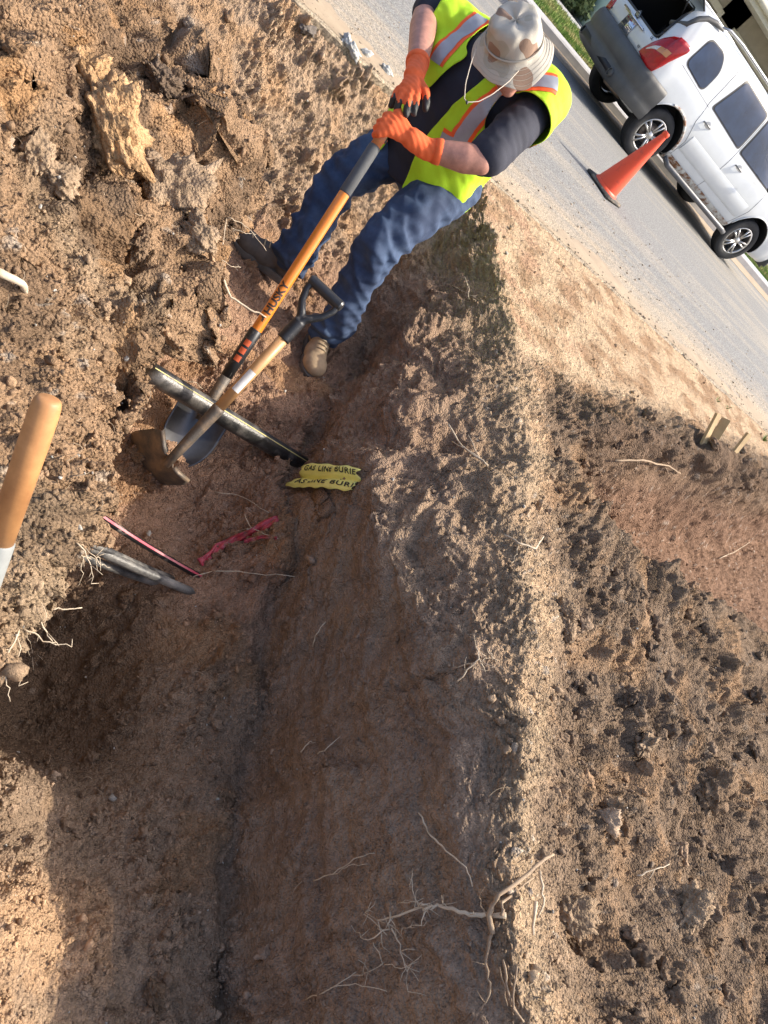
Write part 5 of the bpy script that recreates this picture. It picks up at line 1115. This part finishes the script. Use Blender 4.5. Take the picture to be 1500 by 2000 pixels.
def worker():
    D = atd
    Lh, Rh = D(893, 348, 3.05), D(805, 270, 3.10); Ls, Rs = D(1054, 200, 2.72), D(888, 72, 2.80)
    Lk, Rk = D(742, 476, 2.93), D(664, 352, 3.10)
    Le, Lw, Re, Rw = D(940, 316, 2.55), D(828, 290, 2.53), D(832, 22, 2.76), D(813, 138, 2.57)
    fL = hit(605, 700)[0]; fR = hit(500, 495)[0]
    zL, zR = fL.z, fR.z
    Lt, Rt = atz(610, 731, zL+.03), atz(463, 460, zR+.03)
    lh_ = atz(613, 650, zL+.02); rh_ = atz(552, 535, zR+.02)
    Lheel = Lt+(lh_-Lt).normalized()*.27; Rheel = Rt+(rh_-Rt).normalized()*.27
    La, Ra = Lheel+(Lt-Lheel)*.18+UP*.10, Rheel+(Rt-Rheel)*.18+UP*.10
    base = (Lheel+Rheel)/2; base.z = min(zL, zR)
    t = thing('person', tuple(base), 'worker in a high visibility vest, camouflage sun hat and orange gloves leaning on a shovel', 'person')
    hc, sc = (Lh+Rh)/2, (Ls+Rs)/2
    left = ((Ls-Rs)+(Lh-Rh)).normalized(); up = (sc-hc); sl_ = up.length; up = (up-left*up.dot(left)).normalized(); front = left.cross(up).normalized()
    if front.dot(Vector(EYEP)-sc) < 0: front = -front
    VV = [-.50, -.12, 0, .22, .5, .72, .84, .93, 1.0, 1.08]; AA = [.20, .205, .205, .20, .205, .215, .215, .175, .11, .066]; VA = [.215, .22, .22, .22, .232, .262, .278, .235, .125, .075]; VB = [.175, .178, .18, .188, .178, .170, .158, .130, .095, .070]; BB = [.16, .162, .165, .175, .160, .145, .130, .108, .085, .062]; FS = [.01, .015, .02, .045, .04, .025, .01, .005, .012, .03]
    spine = lambda v: hc+(sc-hc)*(v/.85)
    def torso(v, th, off=0.0, A_=None, B_=None):
        a = np.interp(v, VV, A_ or AA)+off; b = np.interp(v, VV, B_ or BB)+off; f = np.interp(v, VV, FS)
        s, c = math.sin(th), math.cos(th); e = .82
        return spine(v)+front*f+left*(a*math.copysign(abs(s)**e, s))+front*(b*math.copysign(abs(c)**e, c))
    skin = mat('skin', (.44, .215, .155), .5, var=.22, vscale=22, bump=.0008, bscale=220, spec=.4); navy = mat('navy_cotton', (.020, .022, .036), .85, var=.15, vscale=9, bump=.0008, bscale=300)
    denim = mat('denim', (.016, .032, .075), .85, col2=(.06, .10, .18), vscale=6, contrast=(.40, .72), bump=.0012, bscale=260)
    lime = mat('lime_mesh', (.50, .80, .018), .75, var=.06, vscale=9, bump=.0022, bscale=340); limem = lime
    orange = mat('orange_tape', (.95, .13, .02), .6); refl = mat('reflective_tape', (.33, .34, .37), .38, var=.08, vscale=20, spec=.7)
    ww = lambda P: (np.sin(P[:, 0]*61+P[:, 1]*37+2*np.sin(P[:, 2]*23))+.7*np.sin(P[:, 2]*83+P[:, 0]*31+2*np.sin(P[:, 1]*29)))
    # one continuous body under the clothes: torso, neck, head, arms, legs
    hb = D(1003, 82, 2.44); rv = Vector(ray(1003, 82)); upp = Vector(cY)+Vector(cX)*.12; upp = (upp-rv*upp.dot(rv)).normalized(); hax = (upp*.76-rv*.65).normalized(); hs = Vector(cX); hs = (hs-hax*hs.dot(hax)).normalized(); hf = hax.cross(hs)
    if hf.dot(Vector(EYEP)-hb) < 0: hf = -hf
    nk = spine(1.0); hup = hax; face_dir = (hf-hs*.12).normalized(); hl = hup.cross(face_dir); hcen = hb-hax*.042-face_dir*.006
    if hl.dot(left) < 0: hl = -hl
    g = G()
    for v in np.linspace(0, .9, 8): ellipsoid(g, torso(v, 0)*.5+torso(v, math.pi)*.5, [left*np.interp(v, VV, AA)*.86, front*np.interp(v, VV, BB)*.84, up*.07])
    chain(g, [spine(.9), nk+front*.02, hcen-hup*.06], [.075, .062, .06])
    ellipsoid(g, hcen+hup*.01, [hl*.072, face_dir*.085, hup*.100]); ellipsoid(g, hcen-hup*.055+face_dir*.022, [hl*.06, face_dir*.068, hup*.062])
    fc = hcen+face_dir*.083
    capsule(g, fc+hup*.012-face_dir*.006, fc-hup*.022+face_dir*.018, .008, .0125); capsule(g, fc-hup*.026+face_dir*.012+hl*.008, fc-hup*.026+face_dir*.012-hl*.008, .008, .008)
    capsule(g, fc-hup*.053-face_dir*.012+hl*.016, fc-hup*.053-face_dir*.012-hl*.016, .0085, .0085); capsule(g, fc-hup*.062-face_dir*.014+hl*.011, fc-hup*.062-face_dir*.014-hl*.011, .0085, .0085)
    ellipsoid(g, hcen-hup*.098+face_dir*.062, [hl*.026, face_dir*.022, hup*.02])
    for s in (-1, 1):
        ellipsoid(g, hcen+hl*s*.080-hup*.012, [face_dir*.020, hl*.010, hup*.031]); capsule(g, fc+hup*.022+hl*s*.012-face_dir*.010, fc+hup*.024+hl*s*.046-face_dir*.022, .009, .008); ellipsoid(g, fc-hup*.025+hl*s*.036-face_dir*.022, [hl*.024, face_dir*.018, hup*.02])
    for S_, E_, W_ in ((Ls, Le, Lw), (Rs, Re, Rw)):
        m1 = E_*.35+W_*.65; chain(g, [S_, S_*.5+E_*.5, E_, E_*.72+W_*.28, m1, W_], [.050, .052, .044, .051, .042, .032])
    for H_, K_, A_ in ((Lh, Lk, La), (Rh, Rk, Ra)): chain(g, [H_, K_, K_*.6+A_*.4, A_], [.085, .06, .055, .04])
    body = blob(g, 'body', skin, t, .006, 5)
    eye_w = mat('eye_white', (.7, .68, .65), .3); iris = mat('iris', (.05, .03, .02), .2)
    for s in (-1, 1):
        g = G(); ellipsoid(g, fc+hup*.006+hl*s*.030-face_dir*.014, [hl*.0135, face_dir*.0095, hup*.007]); e = g.obj('eye', eye_w, t)
        g = G(); ellipsoid(g, fc+hup*.004+hl*s*.030-face_dir*.0065, [hl*.005, face_dir*.0025, hup*.005]); g.obj('iris', iris, e)
    g = G(); ellipsoid(g, hcen+hup*.028-face_dir*.012, [hl*.077, face_dir*.083, hup*.080]); 
    ellipsoid(g, hcen-hup*.02-face_dir*.03, [hl*.079, face_dir*.066, hup*.075]); blob(g, 'hair', mat('hair_grey', (.20, .17, .14), .8, bump=.003, bscale=150), t, .006, 3)
    # shirt
    g = G(); n = 40; vs = np.linspace(-.20, 1.03, 26); P = [torso(v, 2*math.pi*k/n, .004) for v in vs for k in range(n)]
    g.grid(P, len(vs), n, wrap=True); g.add(P[:n], [tuple(range(n))]); g.add(P[-n:], [tuple(range(n))[::-1]])
    for S_, E_ in ((Ls, Le), (Rs, Re)):
        E2 = S_+(E_-S_)*.90; S2_ = S_-front*.02-up*.015; chain(g, [S2_, S2_*.5+E2*.5, E2], [.076, .080, .070])
    blob(g, 't_shirt', navy, t, .008, 5, lambda P: .007*perlin(P[:, 2]*15+P[:, 0]*9, P[:, 1]*9-P[:, 0]*6, 3)+.003*perlin(P[:, 2]*34+P[:, 0]*20, P[:, 1]*22, 4))
    # jeans
    g = G(); ellipsoid(g, hc+up*.0-front*.0, [left*.195, front*.150, up*.16]); ellipsoid(g, hc-up*.09, [left*.165, front*.125, up*.11])
    for H_, K_, A_, T_ in ((Lh, Lk, La, Lt), (Rh, Rk, Ra, Rt)):
        A2 = A_+UP*.012; chain(g, [H_-up*.03, H_*.5+K_*.5, K_, K_*.55+A2*.45, A2+UP*.06, A2], [.118, .108, .092, .084, .083, .090])
    def jf(P):
        lo = np.minimum(np.linalg.norm(P-np.array(La), axis=1), np.linalg.norm(P-np.array(Ra), axis=1)); kn = np.minimum(np.linalg.norm(P-np.array(Lk), axis=1), np.linalg.norm(P-np.array(Rk), axis=1))
        a = .012+.024*np.exp(-(lo/.18)**2)+.014*np.exp(-(kn/.16)**2)
        r1 = 1-2*np.abs(perlin(P[:, 2]*13+P[:, 0]*6+P[:, 1]*3, P[:, 0]*5-P[:, 1]*6+P[:, 2]*2, 5)); r2 = perlin(P[:, 2]*30-P[:, 0]*12, P[:, 1]*15+P[:, 0]*13, 6); r3 = perlin(P[:, 2]*8+P[:, 0]*16, P[:, 1]*14, 7)
        return a*(.55*(r1-.6)+.35*r2+.5*r3)
    blob(g, 'jeans', denim, t, .008, 4, jf)
    # boots
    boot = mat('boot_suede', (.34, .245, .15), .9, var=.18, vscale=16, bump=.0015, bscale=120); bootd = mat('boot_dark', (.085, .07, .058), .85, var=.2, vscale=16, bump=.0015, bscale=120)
    solem = mat('boot_sole', (.10, .09, .08), .9, var=.25, vscale=18); lace = mat('boot_lace', (.42, .34, .22), .8)
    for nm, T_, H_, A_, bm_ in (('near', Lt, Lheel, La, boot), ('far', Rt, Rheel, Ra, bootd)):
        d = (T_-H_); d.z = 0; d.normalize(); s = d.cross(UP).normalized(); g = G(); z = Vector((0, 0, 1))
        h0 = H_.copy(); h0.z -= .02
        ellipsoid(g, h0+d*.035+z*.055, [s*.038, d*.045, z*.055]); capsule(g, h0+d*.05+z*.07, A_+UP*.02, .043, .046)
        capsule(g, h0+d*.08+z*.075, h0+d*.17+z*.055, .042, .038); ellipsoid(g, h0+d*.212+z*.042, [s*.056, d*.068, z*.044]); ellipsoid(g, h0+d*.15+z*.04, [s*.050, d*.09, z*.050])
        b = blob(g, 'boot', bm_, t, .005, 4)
        out = []; prof = [(0, .030), (.02, .038), (.07, .037), (.13, .038), (.19, .049), (.235, .049), (.265, .037), (.280, .018)]
        out = [(x, w_) for x, w_ in prof]+[(x, -w_) for x, w_ in prof[::-1]]
        P = []
        for zz, k in ((-.012, .97), (-.010, 1.0), (.006, 1.02), (.020, 1.03), (.024, .98)):
            for x, w_ in out: P.append(h0+d*(.14+(x-.14)*k-.002)+s*w_*k+z*zz)
        g = G(); nn = len(out); g.grid(P, 5, nn, wrap=True); g.add(P[:nn], [tuple(range(nn))[::-1]]); g.add(P[-nn:], [tuple(range(nn))]); autosmooth(g.obj('sole', solem, b), 40)
        for i in range(4):
            x = .100+i*.022; zz = .124-.28*(x-.08); g = G(); g.tube([h0+d*x+s*.026+z*(zz-.012), h0+d*(x+.006)+z*zz, h0+d*x-s*.026+z*(zz-.012)], .003, 6); g.obj('lace', lace, b)
    # vest
    TH0 = lambda v: np.interp(v, [-.42, 0, .3, .6, .85, .97], [.30, .16, .10, .14, .32, .55]); TH1 = lambda v: np.interp(v, [-.42, 0, .3, .6, .85, .97], [.65, .60, .52, .38, .34, .55])
    def vest(v, th, off=0.0):
        flare = .010+.030*max(0, .30-v)+.009*math.sin(th*6+v*5)*max(0, .75-v)+.005*math.sin(v*19+th*2)+.004*math.sin(v*11-th*9)
        return torso(v, th, flare+off, VA, VB)
    g = G(); n = 44; vs = np.linspace(-.30, 1.02, 40); P = [vest(v, 2*math.pi*k/n-math.pi) for v in vs for k in range(n)]
    g.grid(P, len(vs), n, wrap=True); g.add(P[:n], [tuple(range(n))]); g.add(P[-n:], [tuple(range(n))[::-1]])
    for S_, E_, sg in ((Ls, Le, 1), (Rs, Re, -1)):
        a_ = (E_-S_).normalized(); ou = left*sg
        chain(g, [spine(.93)+ou*.06, S_+ou*.006+up*.012, S_+ou*.010+a_*.10], [.085, .102, .097]); capsule(g, S_+a_*.04, spine(.55)+ou*.14+front*.03, .10, .10)
    vo = blob(g, 'vest', [lime], t, .006, 7, lambda P: .005*perlin(P[:, 2]*13+P[:, 0]*8, P[:, 1]*9-P[:, 0]*6, 23)+.0025*perlin(P[:, 2]*30+P[:, 0]*19, P[:, 1]*24, 24))
    org = np.array(origin_of(t)); bm = bmesh.new(); bm.from_mesh(vo.data); kill = []
    for f in bm.faces:
        p = Vector(org)+f.calc_center_median(); q = p-hc; v = q.dot(up)/sl_*.85; cvp = p-spine(v); th = math.atan2(cvp.dot(left), cvp.dot(front)); kl = False
        if v < -.20+.03*math.cos(th): kl = True
        if -TH1(v) < th < TH0(v) and v < 1.2: kl = True
        if v > .90 and (p-nk-front*.015-up*((p-nk).dot(up))).length < .088+.05*max(0, (p-nk).dot(front)/.1): kl = True
        for S_, E_ in ((Ls, Le), (Rs, Re)):
            a_ = (E_-S_).normalized(); d_ = p-S_; al = d_.dot(a_)
            if al > .112+.25*max(0, (d_-a_*al).dot(-up)) and (d_-a_*al).length < .112: kl = True
        if kl: kill.append(f)
    bmesh.ops.delete(bm, geom=kill, context='FACES')
    for _ in range(14):
        mv = []
        for v_ in bm.verts:
            if v_.is_boundary:
                nb = [e.other_vert(v_).co for e in v_.link_edges if e.is_boundary]
                if len(nb) == 2: mv.append((v_, v_.co*.5+(nb[0]+nb[1])*.25))
        for v_, c_ in mv: v_.co = c_
    bm.normal_update(); vt = [v_.co+Vector(org) for v_ in bm.verts]; bm.verts.index_update(); VB_ = BVHTree.FromPolygons(vt, [tuple(v_.index for v_ in f.verts) for f in bm.faces])
    comps = []; seen = set()
    for v_ in bm.verts:
        if v_.index in seen: continue
        st = [v_]; cp = []; seen.add(v_.index)
        while st:
            x_ = st.pop(); cp.append(x_)
            for e in x_.link_edges:
                y_ = e.other_vert(x_)
                if y_.index not in seen: seen.add(y_.index); st.append(y_)
        comps.append(cp)
    comps.sort(key=len, reverse=True)
    bmesh.ops.delete(bm, geom=[v_ for cp in comps for v_ in cp if len(cp) < 1500], context='VERTS')
    # hem cord along the open edges
    loops = [e for e in bm.edges if e.is_boundary]; g = G(); used = set()
    for e in loops:
        if e.index in used: continue
    bm.to_mesh(vo.data); bm.free(); solidify(vo, .0022, 1); vo.data.polygons.foreach_set('use_smooth', np.ones(len(vo.data.polygons), dtype=bool))
    def on_vest(px, py):
        h = VB_.ray_cast(Vector(EYEP), Vector(ray(px, py))); return h[0] if h[0] is not None else None
    def band(path, total, extra=None):
        pts = [on_vest(*p) for p in path]; pts = [p for p in pts if p is not None]; dd_ = [(p-Vector(EYEP)).dot(Vector(cF)) for p in pts]; pts = [p for k_, p in enumerate(pts) if k_ in (0, len(pts)-1) or abs(dd_[k_]-.5*(dd_[k_-1]+dd_[k_+1])) < .05]
        if len(pts) < 2: return
        Q = []
        for a_, b_ in zip(pts[:-1], pts[1:]):
            k = max(2, int((b_-a_).length/.008)); Q += [a_+(b_-a_)*(i_/k) for i_ in range(k)]
        Q.append(pts[-1]); Q = [sum((Q[min(max(i_+k, 0), len(Q)-1)] for k in range(-4, 5)), Vector())/9 for i_ in range(len(Q))]
        for nm, w_, off, m_, na in (('orange_trim', total, .0045, orange, 9), ('reflective_band', total*.64, .0062, refl, 7)):
            P = []
            for i_, c_ in enumerate(Q):
                tg = (Q[min(i_+1, len(Q)-1)]-Q[max(i_-1, 0)]).normalized(); h = VB_.find_nearest(c_); nr_ = h[1]
                if nr_.dot(h[0]-(spine(.6))) < 0: nr_ = -nr_
                sd = tg.cross(nr_).normalized()
                for k in range(na):
                    p = h[0]+sd*((k/(na-1)-.5)*w_); h2 = VB_.find_nearest(p); n2 = h2[1]; n2 = -n2 if n2.dot(nr_) < 0 else n2
                    P.append(h2[0]+(nr_*.5+n2*.5).normalized()*off)
            G().grid(P, len(Q), na).obj(nm, m_, vo)
    band([(890, 292), (900, 268), (920, 240), (940, 217), (962, 198), (985, 182), (1012, 170), (1040, 162), (1068, 160), (1092, 168)], .084)
    band([(848, 128), (858, 108), (875, 90), (900, 68), (925, 50), (945, 35)], .080)
    band([(856, 268), (880, 280), (905, 292), (930, 304), (960, 312), (1000, 306), (1030, 292), (1050, 275)], .080)
    # gloves: palm, four fingers and a thumb
    go = mat('glove_orange', (.80, .135, .035), .85, var=.1, vscale=25, bump=.001, bscale=350); gk = mat('glove_black', (.020, .022, .022), .6, var=.2, vscale=30, bump=.001, bscale=200)
    sax = (HB-HT).normalized()
    def glove(wrist, fore, pal, knuck, fingers, thumb, black_from, label):
        """knuck: 4 knuckle points; fingers: per finger list of (mid, tip); thumb: list of points"""
        g = G(); fd = (wrist-fore).normalized()
        chain(g, [wrist-fd*.045, wrist-fd*.005, wrist+(pal-wrist)*.5], [.040, .036, .036])
        for k in knuck: chain(g, [wrist*.6+pal*.4, (pal+k)/2, k], [.026, .018, .0145])
        for a_, b_ in zip(knuck[:-1], knuck[1:]): capsule(g, a_, b_, .0135, .0135)
        for k, f in zip(knuck, fingers): chain(g, [k]+f, [.0140, .0125, .0115, .0105][:len(f)+1])
        chain(g, [wrist*.55+pal*.45]+thumb, [.022, .0165, .0135, .0120][:len(thumb)+1])
        o = blob(g, 'glove', [go, gk], t, .0036, 3, lambda P: .0007*np.sin(P[:, 0]*210+P[:, 1]*170+P[:, 2]*230))
        me = o.data; tips = [np.array(f[-1]) for f in fingers]+[np.array(thumb[-1])]; org = np.array(origin_of(t)); mi = []
        for p in me.polygons:
            c = np.array(p.center)+org; dm = min(np.linalg.norm(c-q) for q in tips); mi.append(1 if dm < black_from+.006*math.sin(c[0]*300+c[2]*200) else 0)
        me.polygons.foreach_set('material_index', mi); o['label'] = label
        cu = G(); cu.tube([wrist-fd*.062, wrist-fd*.060, wrist-fd*.05, wrist-fd*.035], [.039, .0425, .0425, .041], 24); cu.obj('cuff', go, o)
        return o
    # his left hand (right in the photo): wrapped round the shaft just below its top
    k1 = [D(762, 226, 2.475), D(752, 236, 2.472), D(745, 247, 2.472), D(742, 260, 2.475)]
    f1 = [[D(x-4, y+2, 2.50), D(x+0, y+10, 2.535), D(x+14, y+14, 2.54)] for (x, y) in ((757, 224), (746, 236), (739, 248), (737, 261))]
    glove(Lw, Le, D(780, 252, 2.475), k1, f1, [D(778, 225, 2.475), D(776, 208, 2.49)], .012, 'orange glove gripping the shovel shaft')
    # his right hand: laid over the top end, fingers pointing down
    k2 = [D(777, 178, 2.49), D(788, 182, 2.475), D(802, 183, 2.47), D(815, 180, 2.475)]
    f2 = [[D(770, 192, 2.485), D(764, 206, 2.50)], [D(779, 200, 2.465), D(775, 217, 2.48)], [D(796, 203, 2.455), D(793, 224, 2.47)], [D(812, 200, 2.465), D(808, 221, 2.48)]]
    glove(Rw, Re, D(803, 163, 2.49), k2, f2, [D(830, 178, 2.50), D(833, 198, 2.505), D(831, 212, 2.51)], .034, 'orange glove with black dipped fingertips resting on top of the other')
    # sun hat: floppy brim, pleated crown, camouflage patches
    hat_m = mat('hat_cloth', (.52, .49, .42), .9, bump=.0012, bscale=300, var=.08, vscale=25)
    tt = hat_m.node_tree; vn = tt.nodes.new('ShaderNodeTexNoise'); vn.inputs['Scale'].default_value = 9; vn.inputs['Detail'].default_value = 1.5; tcx = tt.nodes.new('ShaderNodeTexCoord'); tt.links.new(tcx.outputs['Object'], vn.inputs['Vector'])
    cr = tt.nodes.new('ShaderNodeValToRGB'); cr.color_ramp.interpolation = 'CONSTANT'; e0 = cr.color_ramp.elements; e0[0].position = 0; e0[0].color = (.25, .165, .115, 1); e0[1].position = .37; e0[1].color = (.46, .425, .355, 1); e = e0.new(.57); e.color = (.39, .36, .285, 1); e = e0.new(.70); e.color = (.27, .18, .125, 1)
    tt.links.new(vn.outputs[0], cr.inputs[0]); tt.links.new(cr.outputs[0], tt.nodes['Principled BSDF'].inputs['Base Color'])
    prof = [(.001, .094), (.035, .097), (.064, .094), (.078, .083), (.084, .062), (.088, .032), (.091, .006), (.097, -.002), (.113, -.014), (.126, -.025), (.134, -.034), (.1355, -.037)]
    P = []; n = 72
    for i, (r_, h_) in enumerate(prof):
        for k in range(n):
            a = 2*math.pi*k/n; brim = max(0, r_-.091)/.044; rip = .010*math.sin(a*3+1)*brim+.005*math.sin(a*7+2)*brim-.012*abs(math.cos(a))*brim*0
            cr_ = (1-brim)*(.004*math.sin(a*5+h_*60)+.003*math.sin(a*11+h_*90+1))*(r_ > .03) if brim == 0 else 0
            dent = -.016*math.exp(-((r_)/.05)**2)*(h_ > .09)+.004*math.sin(a*4)*(h_ > .09)
            side_dr = -.018*brim*abs(math.sin(a))
            P.append(hb+(hs*math.cos(a)+hf*math.sin(a)*1.04)*(r_+cr_)+hax*(h_+rip+dent+side_dr*.5-.004))
    ho = G().grid(P, len(prof), n, wrap=True).obj('sun_hat', hat_m, t); m = ho.modifiers.new('ss', 'SUBSURF'); m.levels = 1; bake(ho); solidify(ho, .002, 0)
    P = []
    G().tube([hb+(hs*math.cos(a)+hf*math.sin(a)*1.04)*.0955+hax*.012 for a in np.linspace(0, 2*math.pi, 60)], .0035, 6).obj('hat_band', mat('hat_band', (.42, .38, .31), .9), ho)
    for i in range(4):                                   # stitched rings on the brim
        rr = .103+.009*i; G().tube([hb+(hs*math.cos(a)+hf*math.sin(a)*1.04)*rr+hax*(np.interp(rr, [.097, .113, .126, .134], [-.002, -.014, -.025, -.034])+.010*math.sin(a*3+1)*max(0, rr-.091)/.044+.005*math.sin(a*7+2)*max(0, rr-.091)/.044-.009*max(0, rr-.091)/.044*abs(math.sin(a))-.0022) for a in np.linspace(0, 2*math.pi, 90)], .0006, 5).obj('brim_stitching', mat('stitch', (.40, .37, .31), .9), ho)
    cl = [D(930, 95, 2.42), D(918, 130, 2.36), D(909, 165, 2.35), D(907, 192, 2.35), D(912, 200, 2.35), D(935, 198, 2.36), D(965, 182, 2.37), D(995, 158, 2.40), D(1018, 132, 2.43)]
    G().tube(wob([Vector(c) for c in cl], .0006, 3), .0016, 6).obj('chin_cord', mat('cord', (.55, .48, .38), .8), ho)
    g = G(); ellipsoid(g, cl[4], [Vector(cX)*.004, Vector(cY)*.007, Vector(cF)*.004]); g.obj('cord_toggle', mat('toggle', (.03, .03, .03), .5), ho)
worker()
